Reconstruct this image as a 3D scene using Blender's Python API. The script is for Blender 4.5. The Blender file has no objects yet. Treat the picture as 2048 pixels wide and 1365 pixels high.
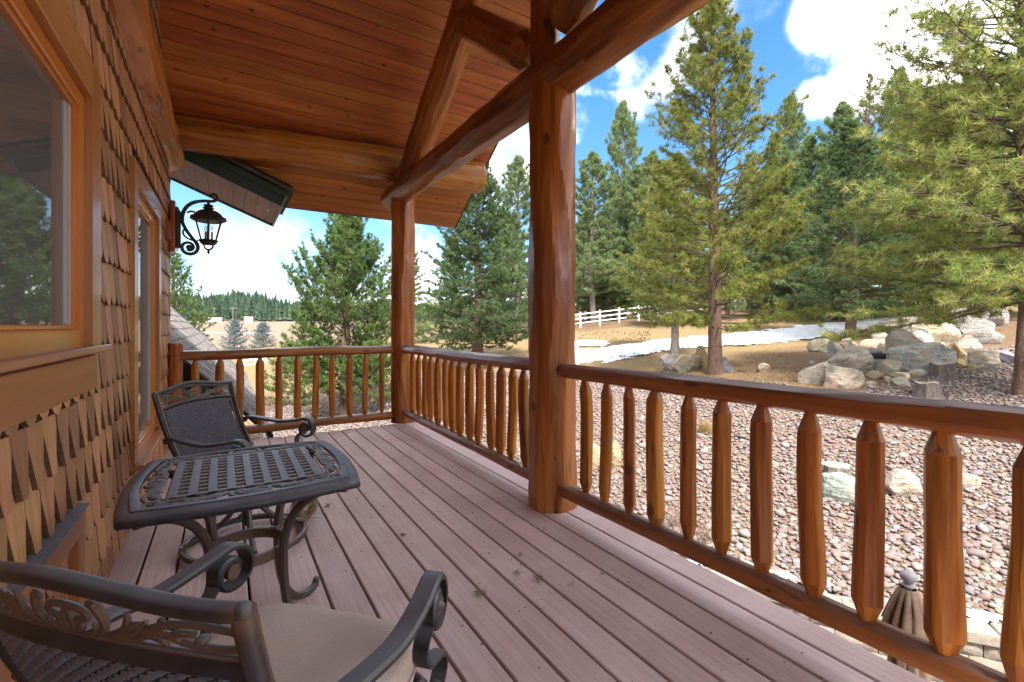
import bpy, math, random
import numpy as np
from mathutils import Vector, Matrix, noise as mnoise

# ------------------------------------------------------------------ camera, sky, sun, exposure
scene = bpy.context.scene
coll = scene.collection
R = math.radians
F_PX, U0, V0, EYE = 930.0, 1024.0, 652.0, 1.25
YAW = math.atan(574.5 / F_PX)
SA, CA = math.sin(YAW), math.cos(YAW)

cd = bpy.data.cameras.new("camera")
cam = bpy.data.objects.new("camera", cd)
coll.objects.link(cam)
cam.location = (0, 0, EYE)
cam.rotation_euler = (R(90), 0, -YAW)
cd.sensor_width = 36.0
cd.lens = F_PX / 2048 * 36.0
cd.shift_y = -30.5 / 2048
cd.clip_start = 0.05
cd.clip_end = 6000
scene.camera = cam

SUN_EL = R(54)                      # the sun stands high behind the camera and a little to the left
SUN_DIR = Vector((math.cos(SUN_EL) * -0.35, math.cos(SUN_EL) * -0.937, math.sin(SUN_EL))).normalized()
sl = bpy.data.lights.new("sun", 'SUN')
sl.energy = 0.92
sl.angle = R(10)
sl.color = (1.0, 0.95, 0.87)
so = bpy.data.objects.new("sun", sl)
coll.objects.link(so)
so.rotation_euler = SUN_DIR.to_track_quat('Z', 'Y').to_euler()

scene.view_settings.view_transform = 'Standard'
scene.view_settings.look = 'None'
scene.view_settings.exposure = 4.0
scene.view_settings.gamma = 1.0
scene.view_settings.use_curve_mapping = False
scene.render.engine = 'CYCLES'
scene.cycles.use_denoising = True
scene.cycles.max_bounces = 8
scene.cycles.diffuse_bounces = 5
scene.cycles.glossy_bounces = 4
scene.cycles.transmission_bounces = 6
scene.cycles.transparent_max_bounces = 8
scene.cycles.sample_clamp_indirect = 8.0


def ray(u, v):
    l = (u - U0) / F_PX
    return Vector((SA + l * CA, CA - l * SA, (V0 - v) / F_PX))


def at(u, v, d):
    return Vector((0, 0, EYE)) + ray(u, v) * d


def N(t, typ, **kw):
    n = t.nodes.new(typ)
    for k, val in kw.items():
        if k.startswith('i_'):
            n.inputs[k[2:].replace('_', ' ')].default_value = val
        elif k.startswith('n_'):
            n.inputs[int(k[2:])].default_value = val
        else:
            setattr(n, k, val)
    return n


def math_node(t, op, a, b=None, clamp=False):
    n = t.nodes.new('ShaderNodeMath')
    n.operation = op
    n.use_clamp = clamp
    for i, x in enumerate((a, b)):
        if x is None:
            continue
        if isinstance(x, (int, float)):
            n.inputs[i].default_value = x
        else:
            t.links.new(x, n.inputs[i])
    return n.outputs[0]


def ramp(t, fac, stops, interp='LINEAR'):
    n = t.nodes.new('ShaderNodeValToRGB')
    n.color_ramp.interpolation = interp
    el = n.color_ramp.elements
    while len(el) < len(stops):
        el.new(0.5)
    for e, (p, c) in zip(el, stops):
        e.position = p
        e.color = (c[0], c[1], c[2], 1.0)
    if fac is not None:
        t.links.new(fac, n.inputs[0])
    return n.outputs[0]


def mix(t, fac, a, b, mode='MIX'):
    n = t.nodes.new('ShaderNodeMix')
    n.data_type = 'RGBA'
    n.blend_type = mode
    for sock, x in ((n.inputs[0], fac), (n.inputs[6], a), (n.inputs[7], b)):
        if isinstance(x, (int, float)):
            sock.default_value = x
        elif isinstance(x, tuple):
            sock.default_value = (x[0], x[1], x[2], 1.0)
        else:
            t.links.new(x, sock)
    return n.outputs[2]


def build_world():
    w = bpy.data.worlds.new("World")
    scene.world = w
    w.use_nodes = True
    t = w.node_tree
    t.nodes.clear()
    sky = N(t, 'ShaderNodeTexSky')
    sky.sky_type = 'NISHITA'
    sky.sun_disc = False
    sky.sun_elevation = SUN_EL
    sky.sun_rotation = math.atan2(SUN_DIR.x, SUN_DIR.y)
    sky.altitude = 900
    sky.air_density = 1.0
    sky.dust_density = 0.35
    sky.ozone_density = 2.6
    hs = N(t, 'ShaderNodeHueSaturation', i_Saturation=1.5, i_Value=0.2)
    gm = N(t, 'ShaderNodeGamma', i_Gamma=0.72)
    t.links.new(sky.outputs[0], gm.inputs['Color'])
    t.links.new(gm.outputs[0], hs.inputs['Color'])
    tc = N(t, 'ShaderNodeTexCoord')
    d = tc.outputs['Generated']
    sep = N(t, 'ShaderNodeSeparateXYZ')
    t.links.new(d, sep.inputs[0])
    nz = N(t, 'ShaderNodeTexNoise', i_Scale=4.6, i_Detail=12.0, i_Roughness=0.64)
    t.links.new(d, nz.inputs['Vector'])
    nz2 = N(t, 'ShaderNodeTexNoise', i_Scale=2.2, i_Detail=3.0, i_Roughness=0.5)
    mp = N(t, 'ShaderNodeMapping')
    mp.inputs['Location'].default_value = (3.1, 1.7, 0.4)
    mp.inputs['Scale'].default_value = (1, 1, 1.8)
    t.links.new(d, mp.inputs['Vector'])
    t.links.new(mp.outputs[0], nz2.inputs['Vector'])
    # cloud banks standing in their own directions of the sky
    banks = [(470, 490, 8, .44), (600, 455, 7, .42), (590, 590, 4, .5), (450, 575, 3, .4), (1000, 300, 8, 1.0), (1010, 350, 6, .8),
             (1230, 140, 5, .6), (1130, 240, 5, .5), (1680, 20, 5, .7), (1850, 40, 10, 1.1), (1960, 140, 10, 1.0),
             (1720, 180, 5, 1.0), (1645, 195, 3, .8), (1790, 130, 7, .9), (1160, 600, 6, .5), (1500, 560, 9, .4), (2300, 200, 22, .9),
             (-300, 420, 20, .9), (800, 620, 14, .6)]
    total = None
    for (u, v, rad, wgt) in banks:
        c = ray(u, v).normalized()
        dn = N(t, 'ShaderNodeVectorMath', operation='DOT_PRODUCT')
        dn.inputs[1].default_value = c
        t.links.new(d, dn.inputs[0])
        mr = N(t, 'ShaderNodeMapRange', interpolation_type='SMOOTHSTEP')
        mr.inputs[1].default_value = math.cos(R(rad))
        mr.inputs[2].default_value = 1.0
        mr.inputs[3].default_value = 0.0
        mr.inputs[4].default_value = wgt
        t.links.new(dn.outputs['Value'], mr.inputs[0])
        total = mr.outputs[0] if total is None else math_node(t, 'MAXIMUM', total, mr.outputs[0])
    # extra cloud everywhere else, mostly out of view, added to whiten the ambient light
    gen = N(t, 'ShaderNodeMapRange', interpolation_type='SMOOTHSTEP')
    for i, x in ((1, .36), (2, .54), (3, 0.0), (4, .9)):
        gen.inputs[i].default_value = x
    t.links.new(nz2.outputs[0], gen.inputs[0])
    # open blue between the banks
    clear = None
    for (u, v, rad, wgt) in [(1540, 170, 11, 1.0), (560, 500, 17, 1.0), (880, 560, 12, .9), (1420, 330, 12, 1.0), (1180, 330, 9, 1.0), (1250, 60, 7, .8), (1600, 290, 8, 1.0), (1560, 20, 6, .9), (700, 560, 5, .6),
                             (500, 590, 5, .7), (380, 560, 5, .6), (1000, 430, 7, .7), (1950, 250, 6, .7), (400, 405, 5, .9), (740, 440, 6, .9), (640, 570, 6, .8), (480, 600, 4, .8), (350, 520, 4, .6), (1160, 460, 7, .8)]:
        c = ray(u, v).normalized()
        dn = N(t, 'ShaderNodeVectorMath', operation='DOT_PRODUCT')
        dn.inputs[1].default_value = c
        t.links.new(d, dn.inputs[0])
        mr = N(t, 'ShaderNodeMapRange', interpolation_type='SMOOTHSTEP')
        for i, x in ((1, math.cos(R(rad))), (2, math.cos(R(rad * .35))), (3, 0.0), (4, wgt)):
            mr.inputs[i].default_value = x
        t.links.new(dn.outputs['Value'], mr.inputs[0])
        clear = mr.outputs[0] if clear is None else math_node(t, 'MAXIMUM', clear, mr.outputs[0])
    thin = math_node(t, 'MULTIPLY', gen.outputs[0], math_node(t, 'SUBTRACT', 1.0, clear))
    dens = math_node(t, 'MAXIMUM', total, thin)
    nn = math_node(t, 'MULTIPLY', math_node(t, 'SUBTRACT', nz.outputs[0], 0.5), 2.6)
    m = math_node(t, 'ADD', dens, nn)
    mk = N(t, 'ShaderNodeMapRange', interpolation_type='SMOOTHSTEP')
    for i, x in ((1, .26), (2, 1.35), (3, 0.0), (4, 1.0)):
        mk.inputs[i].default_value = x
    t.links.new(m, mk.inputs[0])
    fac = math_node(t, 'MULTIPLY', mk.outputs[0], ramp(t, dens, [(0.02, (0, 0, 0)), (0.3, (1, 1, 1))]), True)
    shade = N(t, 'ShaderNodeTexNoise', i_Scale=7.0, i_Detail=5.0)
    t.links.new(mp.outputs[0], shade.inputs['Vector'])
    ccol = ramp(t, shade.outputs[0], [(.33, (.5, .51, .53)), (.47, (1.7, 1.66, 1.6)), (.64, (3.8, 3.65, 3.45))])
    col = mix(t, fac, hs.outputs[0], ccol)
    bg = N(t, 'ShaderNodeBackground', i_Strength=0.15)
    t.links.new(col, bg.inputs['Color'])
    out = N(t, 'ShaderNodeOutputWorld')
    t.links.new(bg.outputs[0], out.inputs[0])


build_world()

# ------------------------------------------------------------------ materials
MAT = {}


def new_mat(name):
    m = bpy.data.materials.new(name)
    m.use_nodes = True
    t = m.node_tree
    b = t.nodes['Principled BSDF']
    MAT[name] = m
    return m, t, b


def rnd_value(t):
    """a random number per object and per loose piece"""
    oi = N(t, 'ShaderNodeObjectInfo')
    ge = N(t, 'ShaderNodeNewGeometry')
    s = math_node(t, 'ADD', math_node(t, 'MULTIPLY', oi.outputs['Random'], 7.31), ge.outputs['Random Per Island'])
    return math_node(t, 'FRACT', s)


def wood(name, stops, along='Z', fine=16.0, coarse=1.1, rough=0.4, coat=0.0, rnd=0.3, bump=0.15, knots=0.0, knot_scale=(2.6, 4.4), checks=0.0, gray=None,
         spec=0.5):
    m, t, b = new_mat(name)
    tc = N(t, 'ShaderNodeTexCoord')
    r = rnd_value(t)
    off = N(t, 'ShaderNodeCombineXYZ')
    for i, k in enumerate((31.0, 17.0, 53.0)):
        t.links.new(math_node(t, 'MULTIPLY', r, k), off.inputs[i])
    add = N(t, 'ShaderNodeVectorMath', operation='ADD')
    t.links.new(tc.outputs['Object'], add.inputs[0])
    t.links.new(off.outputs[0], add.inputs[1])

    def mapped(a, c):
        mp = N(t, 'ShaderNodeMapping')
        mp.inputs['Scale'].default_value = tuple(a if ax == along else c for ax in 'XYZ')
        t.links.new(add.outputs[0], mp.inputs['Vector'])
        return mp.outputs[0]
    g = N(t, 'ShaderNodeTexNoise', i_Scale=1.0, i_Detail=6.0, i_Roughness=0.62, i_Distortion=0.35)
    t.links.new(mapped(coarse, fine), g.inputs['Vector'])
    big = N(t, 'ShaderNodeTexNoise', i_Scale=1.0, i_Detail=3.0)
    t.links.new(mapped(coarse * 0.7, fine * 0.16), big.inputs['Vector'])
    fac = math_node(t, 'ADD', math_node(t, 'MULTIPLY', g.outputs[0], 0.6), math_node(t, 'MULTIPLY', big.outputs[0], 0.4))
    col = ramp(t, fac, stops)
    rv = N(t, 'ShaderNodeMapRange')
    for i, x in ((3, 1 - rnd), (4, 1 + rnd)):
        rv.inputs[i].default_value = x
    t.links.new(r, rv.inputs[0])
    hv = N(t, 'ShaderNodeHueSaturation')
    t.links.new(rv.outputs[0], hv.inputs['Value'])
    hr = N(t, 'ShaderNodeMapRange')
    for i, x in ((3, 0.49), (4, 0.508)):
        hr.inputs[i].default_value = x
    t.links.new(math_node(t, 'FRACT', math_node(t, 'MULTIPLY', r, 13.7)), hr.inputs[0])
    t.links.new(hr.outputs[0], hv.inputs['Hue'])
    t.links.new(col, hv.inputs['Color'])
    col = hv.outputs[0]
    if knots:
        vo = N(t, 'ShaderNodeTexVoronoi', i_Scale=1.0, i_Randomness=1.0)
        t.links.new(mapped(*knot_scale), vo.inputs['Vector'])
        k = N(t, 'ShaderNodeMapRange', interpolation_type='SMOOTHSTEP')
        for i, x in ((1, .045), (2, .13), (3, knots), (4, 0.0)):
            k.inputs[i].default_value = x
        t.links.new(vo.outputs['Distance'], k.inputs[0])
        col = mix(t, k.outputs[0], col, (0.035, 0.012, 0.006))
    if checks:
        # drying checks: thin dark cracks running with the grain
        ck = N(t, 'ShaderNodeTexNoise', i_Scale=1.0, i_Detail=2.0, i_Roughness=.5)
        t.links.new(mapped(.55, 13.0), ck.inputs['Vector'])
        cn = math_node(t, 'ABSOLUTE', math_node(t, 'SUBTRACT', ck.outputs[0], .5))
        cm = N(t, 'ShaderNodeMapRange', interpolation_type='SMOOTHSTEP')
        for i, x in ((1, .002), (2, .011), (3, checks), (4, 0.0)):
            cm.inputs[i].default_value = x
        t.links.new(cn, cm.inputs[0])
        gate = ramp(t, big.outputs[0], [(.5, (0, 0, 0)), (.58, (1, 1, 1))])
        col = mix(t, math_node(t, 'MULTIPLY', cm.outputs[0], gate), col, (.03, .011, .005))
    if gray:
        # weathering that lies on the upper side of the wood: dust and worn stain
        ge = N(t, 'ShaderNodeNewGeometry')
        sp = N(t, 'ShaderNodeSeparateXYZ')
        t.links.new(ge.outputs['Normal'], sp.inputs[0])
        gn = N(t, 'ShaderNodeTexNoise', i_Scale=9.0, i_Detail=5.0)
        t.links.new(tc.outputs['Object'], gn.inputs['Vector'])
        gg = math_node(t, 'ADD', sp.outputs[2], math_node(t, 'MULTIPLY', math_node(t, 'SUBTRACT', gn.outputs[0], .5), .9))
        gm = N(t, 'ShaderNodeMapRange', interpolation_type='SMOOTHSTEP')
        for i, x in ((1, .1), (2, .9), (3, 0.0), (4, gray[1])):
            gm.inputs[i].default_value = x
        t.links.new(gg, gm.inputs[0])
        col = mix(t, gm.outputs[0], col, gray[0])
    t.links.new(col, b.inputs['Base Color'])
    b.inputs['Roughness'].default_value = rough
    b.inputs['Specular IOR Level'].default_value = spec
    rr = N(t, 'ShaderNodeMapRange')
    for i, x in ((3, rough * .75), (4, rough * 1.3)):
        rr.inputs[i].default_value = x
    t.links.new(big.outputs[0], rr.inputs[0])
    t.links.new(rr.outputs[0], b.inputs['Roughness'])
    b.inputs['Coat Weight'].default_value = coat
    b.inputs['Coat Roughness'].default_value = 0.1
    bp = N(t, 'ShaderNodeBump', i_Strength=bump, i_Distance=0.01)
    t.links.new(fac, bp.inputs['Height'])
    t.links.new(bp.outputs[0], b.inputs['Normal'])
    return m


wood('log_wood', [(.34, (.085, .022, .0045)), (.45, (.23, .07, .010)), (.54, (.36, .125, .016)), (.66, (.5, .205, .034))], fine=13, coarse=1.0,
     spec=.3, rough=0.5, coat=0.32, rnd=0.08, checks=.8, knots=.75, knot_scale=(2.3, 4.6), bump=0.3)
wood('beam_wood', [(.34, (.08, .022, .005)), (.45, (.2, .064, .012)), (.54, (.31, .108, .019)), (.66, (.44, .175, .036))], fine=13, coarse=1.0,
     spec=.3, rough=0.45, coat=0.36, rnd=0.08, checks=.8, knots=.75, knot_scale=(2.3, 4.6), bump=0.3)
wood('rail_wood', [(.34, (.1, .03, .007)), (.46, (.22, .068, .014)), (.56, (.32, .11, .022)), (.68, (.42, .165, .036))], fine=16, coarse=1.2, spec=.3, rough=0.45, coat=0.3, rnd=0.08,
     checks=.8, knots=.75, knot_scale=(2.3, 4.6), bump=0.25, gray=((.19, .13, .11), .75))
wood('baluster_wood', [(.34, (.12, .032, .004)), (.45, (.3, .093, .009)), (.54, (.42, .145, .014)), (.66, (.54, .215, .028))], fine=17, coarse=1.4,
     spec=.3, rough=0.5, coat=0.22, rnd=0.16, checks=.8, knots=.75, knot_scale=(2.3, 4.6), bump=0.3, gray=((.22, .15, .12), .8))
wood('ceiling_wood', [(.3, (0.1865, 0.04632, 0.0091)), (.48, (0.3619, 0.1065, 0.0203)), (.6, (0.4715, 0.1538, 0.0287)), (.78, (0.6032, 0.2224, 0.0462))], along='X', fine=15, coarse=1.0,
     rough=.5, rnd=.13, bump=.1, knot_scale=(3.4, 6.5), knots=.9)
wood('soffit_wood', [(.3, (.26, .13, .085)), (.5, (.42, .24, .17)), (.75, (.52, .32, .24))], along='Y', fine=15, coarse=1.4, rough=.6, rnd=.12,
     bump=.1, knots=.6)
wood('shingle_wood', [(.25, (0.1938, 0.07844, 0.0285)), (.42, (0.3648, 0.1643, 0.0646)), (.56, (0.5016, 0.2491, 0.1045)), (.75, (0.6612, 0.371, 0.1805))], fine=24, coarse=1.6,
     rough=.55, rnd=.34, bump=.3, spec=.5)
wood('trim_wood', [(.28, (.24, .088, .024)), (.5, (.38, .148, .042)), (.75, (.48, .22, .075))], along='Y', fine=18, coarse=1.2, rough=.42,
     coat=.2, rnd=.1, bump=.12)
wood('trim_wood_upright', [(.28, (.24, .088, .024)), (.5, (.38, .148, .042)), (.75, (.48, .22, .075))], along='Z', fine=18, coarse=1.2,
     rough=.42, coat=.2, rnd=.1, bump=.12)
wood('sash_wood', [(.3, (.38, .12, .012)), (.5, (.52, .185, .02)), (.75, (.6, .25, .04))], along='Y', fine=22, coarse=1.0, rough=.34, coat=.35,
     rnd=.06, bump=.05)
wood('sash_wood_upright', [(.3, (.38, .12, .012)), (.5, (.52, .185, .02)), (.75, (.6, .25, .04))], along='Z', fine=22, coarse=1.0, rough=.34,
     coat=.35, rnd=.06, bump=.05)
wood('plaque_wood', [(.3, (.17, .04, .008)), (.6, (.33, .085, .015))], along='Z', fine=18, coarse=1.2, rough=.35, coat=.3, rnd=.05, bump=.1)
wood('stump_wood', [(.3, (.16, .12, .08)), (.5, (.34, .27, .2)), (.75, (.5, .43, .34))], along='Z', fine=30, coarse=3, rough=.85, rnd=.15, bump=.5)


def deck_material():
    m, t, b = new_mat('deck_board_stain')
    tc = N(t, 'ShaderNodeTexCoord')
    r = rnd_value(t)
    mp = N(t, 'ShaderNodeMapping')
    mp.inputs['Scale'].default_value = (70, 1.6, 70)
    t.links.new(tc.outputs['Object'], mp.inputs['Vector'])
    g = N(t, 'ShaderNodeTexNoise', i_Scale=1.0, i_Detail=5.0)
    t.links.new(mp.outputs[0], g.inputs['Vector'])
    n2 = N(t, 'ShaderNodeTexNoise', i_Scale=2.3, i_Detail=7.0, i_Roughness=0.62)
    t.links.new(tc.outputs['Object'], n2.inputs['Vector'])
    n3 = N(t, 'ShaderNodeTexNoise', i_Scale=11.0, i_Detail=6.0, i_Roughness=0.7)
    t.links.new(tc.outputs['Object'], n3.inputs['Vector'])
    c = ramp(t, n2.outputs[0], [(.33, (0.5707, 0.3955, 0.3777)), (.52, (0.6318, 0.4697, 0.4511)), (.68, (0.6726, 0.5241, 0.5087))])
    c = mix(t, math_node(t, 'MULTIPLY', ramp(t, g.outputs[0], [(.4, (0, 0, 0)), (.75, (1, 1, 1))]), .42), c, (.33, .2, .17))
    worn = N(t, 'ShaderNodeMapRange', interpolation_type='SMOOTHSTEP')
    for i, x in ((1, .62), (2, .74), (3, 0.0), (4, .45)):
        worn.inputs[i].default_value = x
    t.links.new(n3.outputs[0], worn.inputs[0])
    c = mix(t, worn.outputs[0], c, (.32, .15, .12))
    # tide marks left by dried puddles
    vo = N(t, 'ShaderNodeTexVoronoi', feature='DISTANCE_TO_EDGE', i_Scale=1.9)
    wob = N(t, 'ShaderNodeVectorMath', operation='ADD')
    sc = N(t, 'ShaderNodeVectorMath', operation='SCALE')
    sc.inputs['Scale'].default_value = 0.35
    t.links.new(n2.outputs['Color'], sc.inputs[0])
    t.links.new(tc.outputs['Object'], wob.inputs[0])
    t.links.new(sc.outputs[0], wob.inputs[1])
    t.links.new(wob.outputs[0], vo.inputs['Vector'])
    e = N(t, 'ShaderNodeMapRange', interpolation_type='SMOOTHSTEP')
    for i, x in ((1, .0), (2, .007), (3, .5), (4, 0.0)):
        e.inputs[i].default_value = x
    t.links.new(vo.outputs['Distance'], e.inputs[0])
    em = math_node(t, 'MULTIPLY', e.outputs[0], ramp(t, n2.outputs[0], [(.55, (0, 0, 0)), (.62, (1, 1, 1))]))
    c = mix(t, em, c, (.2, .12, .09))
    sp = N(t, 'ShaderNodeTexVoronoi', i_Scale=16.0)
    t.links.new(tc.outputs['Object'], sp.inputs['Vector'])
    s = N(t, 'ShaderNodeMapRange', interpolation_type='SMOOTHSTEP')
    for i, x in ((1, .03), (2, .07), (3, .7), (4, 0.0)):
        s.inputs[i].default_value = x
    t.links.new(sp.outputs['Distance'], s.inputs[0])
    c = mix(t, s.outputs[0], c, (.14, .085, .06))
    hv = N(t, 'ShaderNodeHueSaturation')
    rv = N(t, 'ShaderNodeMapRange')
    for i, x in ((3, .88), (4, 1.08)):
        rv.inputs[i].default_value = x
    t.links.new(r, rv.inputs[0])
    t.links.new(rv.outputs[0], hv.inputs['Value'])
    t.links.new(c, hv.inputs['Color'])
    t.links.new(hv.outputs[0], b.inputs['Base Color'])
    b.inputs['Roughness'].default_value = .62
    b.inputs['Specular IOR Level'].default_value = .35
    bp = N(t, 'ShaderNodeBump', i_Strength=.12, i_Distance=.004)
    t.links.new(g.outputs[0], bp.inputs['Height'])
    t.links.new(bp.outputs[0], b.inputs['Normal'])


deck_material()


def plain(name, col, rough=.6, metal=0.0, noise=None, scale=8.0, bump=0.0, spec=.5):
    m, t, b = new_mat(name)
    b.inputs['Base Color'].default_value = (*col, 1)
    b.inputs['Roughness'].default_value = rough
    b.inputs['Metallic'].default_value = metal
    b.inputs['Specular IOR Level'].default_value = spec
    if noise or bump:
        tc = N(t, 'ShaderNodeTexCoord')
        n = N(t, 'ShaderNodeTexNoise', i_Scale=scale, i_Detail=6.0, i_Roughness=.6)
        t.links.new(tc.outputs['Object'], n.inputs['Vector'])
        if noise:
            c = ramp(t, n.outputs[0], [(.32, col), (.68, noise)])
            t.links.new(c, b.inputs['Base Color'])
        if bump:
            bp = N(t, 'ShaderNodeBump', i_Strength=bump, i_Distance=.02)
            t.links.new(n.outputs[0], bp.inputs['Height'])
            t.links.new(bp.outputs[0], b.inputs['Normal'])
    return m


def cast_metal():
    m, t, b = new_mat('cast_metal')
    tc = N(t, 'ShaderNodeTexCoord')
    n = N(t, 'ShaderNodeTexNoise', i_Scale=28.0, i_Detail=6.0, i_Roughness=.65)
    t.links.new(tc.outputs['Object'], n.inputs['Vector'])
    base = ramp(t, n.outputs[0], [(.35, (.013, .0125, .014)), (.6, (.027, .026, .029)), (.8, (.05, .044, .041))])
    ge = N(t, 'ShaderNodeNewGeometry')
    # bronze rubbed through on the edges
    edge = N(t, 'ShaderNodeMapRange', interpolation_type='SMOOTHSTEP')
    for i, x in ((1, .53), (2, .6), (3, 0.0), (4, .55)):
        edge.inputs[i].default_value = x
    t.links.new(ge.outputs['Pointiness'], edge.inputs[0])
    c = mix(t, edge.outputs[0], base, (.17, .09, .045))
    # settled dust
    sp = N(t, 'ShaderNodeSeparateXYZ')
    t.links.new(ge.outputs['Normal'], sp.inputs[0])
    du = N(t, 'ShaderNodeMapRange', interpolation_type='SMOOTHSTEP')
    for i, x in ((1, .35), (2, 1.0), (3, 0.0), (4, .62)):
        du.inputs[i].default_value = x
    t.links.new(sp.outputs[2], du.inputs[0])
    n2 = N(t, 'ShaderNodeTexNoise', i_Scale=9.0, i_Detail=5.0)
    t.links.new(tc.outputs['Object'], n2.inputs['Vector'])
    df = math_node(t, 'MULTIPLY', du.outputs[0], ramp(t, n2.outputs[0], [(.25, (.45,) * 3), (.7, (1,) * 3)]))
    c = mix(t, df, c, (.27, .27, .29))
    t.links.new(c, b.inputs['Base Color'])
    b.inputs['Roughness'].default_value = .42
    b.inputs['Specular IOR Level'].default_value = .55
    bp = N(t, 'ShaderNodeBump', i_Strength=.06, i_Distance=.004)
    t.links.new(n.outputs[0], bp.inputs['Height'])
    t.links.new(bp.outputs[0], b.inputs['Normal'])


cast_metal()
plain('shingle_edge_shade', (.1, .05, .024), .7, noise=(.15, .08, .04), scale=30)  # darker end grain, with the shadow of the gaps painted into it
plain('weave', (.07, .07, .085), .42, noise=(.14, .14, .165), scale=60)
plain('lantern_iron', (.022, .018, .017), .55, noise=(.05, .036, .03), scale=50, bump=.1)
plain('green_fascia', (.012, .035, .028), .5, noise=(.02, .05, .042), scale=4)
plain('drip_metal', (.16, .2, .2), .45, metal=.3)
plain('dark_void', (.02, .015, .012), .9)
plain('wall_sheathing', (.12, .06, .03), .9)
plain('plaster', (.45, .42, .38), .9)
plain('flashing', (.26, .27, .29), .5, metal=.5, noise=(.17, .18, .19), scale=20)
plain('screen_track', (.42, .38, .36), .6)
plain('snow', (.5, .5, .5), .75, noise=(.74, .75, .78), scale=3.5, bump=.6)
plain('white_paint', (.75, .76, .76), .5, noise=(.62, .63, .63), scale=3)
plain('bulb_wax', (.7, .68, .6), .4)
plain('dry_straw', (.3, .21, .11), .9, noise=(.45, .34, .2), scale=40)
plain('dry_twig', (.2, .13, .1), .9, noise=(.3, .2, .16), scale=10)
plain('cone_brown', (.075, .035, .018), .8, noise=(.14, .075, .04), scale=60)
plain('litter', (.16, .11, .06), .9, noise=(.3, .25, .16), scale=60)
plain('lichen_litter', (.45, .44, .36), .9, noise=(.3, .3, .22), scale=60)
plain('umbrella_cloth', (.19, .115, .075), .85, noise=(.27, .18, .125), scale=12)
plain('umbrella_cap', (.27, .26, .27), .5)
plain('wall_block', (0.198, 0.165, 0.132), .95, noise=(0.2772, 0.2376, 0.1914), scale=14, bump=.7)
plain('patio_paver', (0.154, 0.133, 0.1155), .9, noise=(0.203, 0.182, 0.161), scale=5, bump=.2)
plain('joist_wood', (.2, .1, .06), .8)
plain('far_house_paint', (.6, .6, .6), .7)
plain('road_gravel', (.4, .38, .36), .9)


def sheer():
    m, t, b = new_mat('sheer_curtain')
    t.nodes.remove(b)
    df = N(t, 'ShaderNodeBsdfDiffuse')
    df.inputs[0].default_value = (.74, .73, .7, 1)
    tl = N(t, 'ShaderNodeBsdfTranslucent')
    tl.inputs[0].default_value = (.7, .7, .66, 1)
    ms = N(t, 'ShaderNodeMixShader', n_0=.35)
    t.links.new(df.outputs[0], ms.inputs[1])
    t.links.new(tl.outputs[0], ms.inputs[2])
    t.links.new(ms.outputs[0], t.nodes['Material Output'].inputs[0])


sheer()


def insect_mesh():
    m, t, b = new_mat('insect_mesh')
    t.nodes.remove(b)
    df = N(t, 'ShaderNodeBsdfDiffuse')
    df.inputs[0].default_value = (.8, .8, .77, 1)
    tr = N(t, 'ShaderNodeBsdfTransparent')
    ms = N(t, 'ShaderNodeMixShader', n_0=.055)
    t.links.new(tr.outputs[0], ms.inputs[1])
    t.links.new(df.outputs[0], ms.inputs[2])
    t.links.new(ms.outputs[0], t.nodes['Material Output'].inputs[0])


insect_mesh()


def cushion_material():
    m, t, b = new_mat('cushion_fabric')
    tc = N(t, 'ShaderNodeTexCoord')
    w = N(t, 'ShaderNodeTexNoise', i_Scale=1.0, i_Detail=3.0)
    mp = N(t, 'ShaderNodeMapping')
    mp.inputs['Scale'].default_value = (90, 700, 90)
    mp.inputs['Rotation'].default_value = (0, 0, R(35))
    t.links.new(tc.outputs['Object'], mp.inputs['Vector'])
    t.links.new(mp.outputs[0], w.inputs['Vector'])
    n = N(t, 'ShaderNodeTexNoise', i_Scale=5.0, i_Detail=4.0)
    t.links.new(tc.outputs['Object'], n.inputs['Vector'])
    c = ramp(t, n.outputs[0], [(.3, (.58, .455, .375)), (.7, (.66, .53, .445))])
    c = mix(t, math_node(t, 'MULTIPLY', ramp(t, w.outputs[0], [(.35, (0, 0, 0)), (.7, (1, 1, 1))]), .5), c, (.42, .31, .25))
    t.links.new(c, b.inputs['Base Color'])
    b.inputs['Roughness'].default_value = .9
    b.inputs['Sheen Weight'].default_value = .2
    bp = N(t, 'ShaderNodeBump', i_Strength=.25, i_Distance=.002)
    t.links.new(w.outputs[0], bp.inputs['Height'])
    t.links.new(bp.outputs[0], b.inputs['Normal'])


cushion_material()


def glass_material(name, ior, tint):
    m, t, b = new_mat(name)
    t.nodes.remove(b)
    tr = N(t, 'ShaderNodeBsdfTransparent')
    tr.inputs[0].default_value = (*tint, 1)
    gl = N(t, 'ShaderNodeBsdfGlossy', i_Roughness=0.012)
    fr = N(t, 'ShaderNodeFresnel', i_IOR=ior)
    wv = N(t, 'ShaderNodeTexNoise', i_Scale=2.2, i_Detail=1.0)
    tc = N(t, 'ShaderNodeTexCoord')
    t.links.new(tc.outputs['Object'], wv.inputs['Vector'])
    bp = N(t, 'ShaderNodeBump', i_Strength=.02, i_Distance=.02)
    t.links.new(wv.outputs[0], bp.inputs['Height'])
    t.links.new(bp.outputs[0], gl.inputs['Normal'])
    ms = N(t, 'ShaderNodeMixShader')
    t.links.new(fr.outputs[0], ms.inputs[0])
    t.links.new(tr.outputs[0], ms.inputs[1])
    t.links.new(gl.outputs[0], ms.inputs[2])
    t.links.new(ms.outputs[0], t.nodes['Material Output'].inputs[0])


glass_material('window_glass', 4.0, (.8, .82, .8))
glass_material('lantern_glass', 1.45, (.86, .87, .85))


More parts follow.
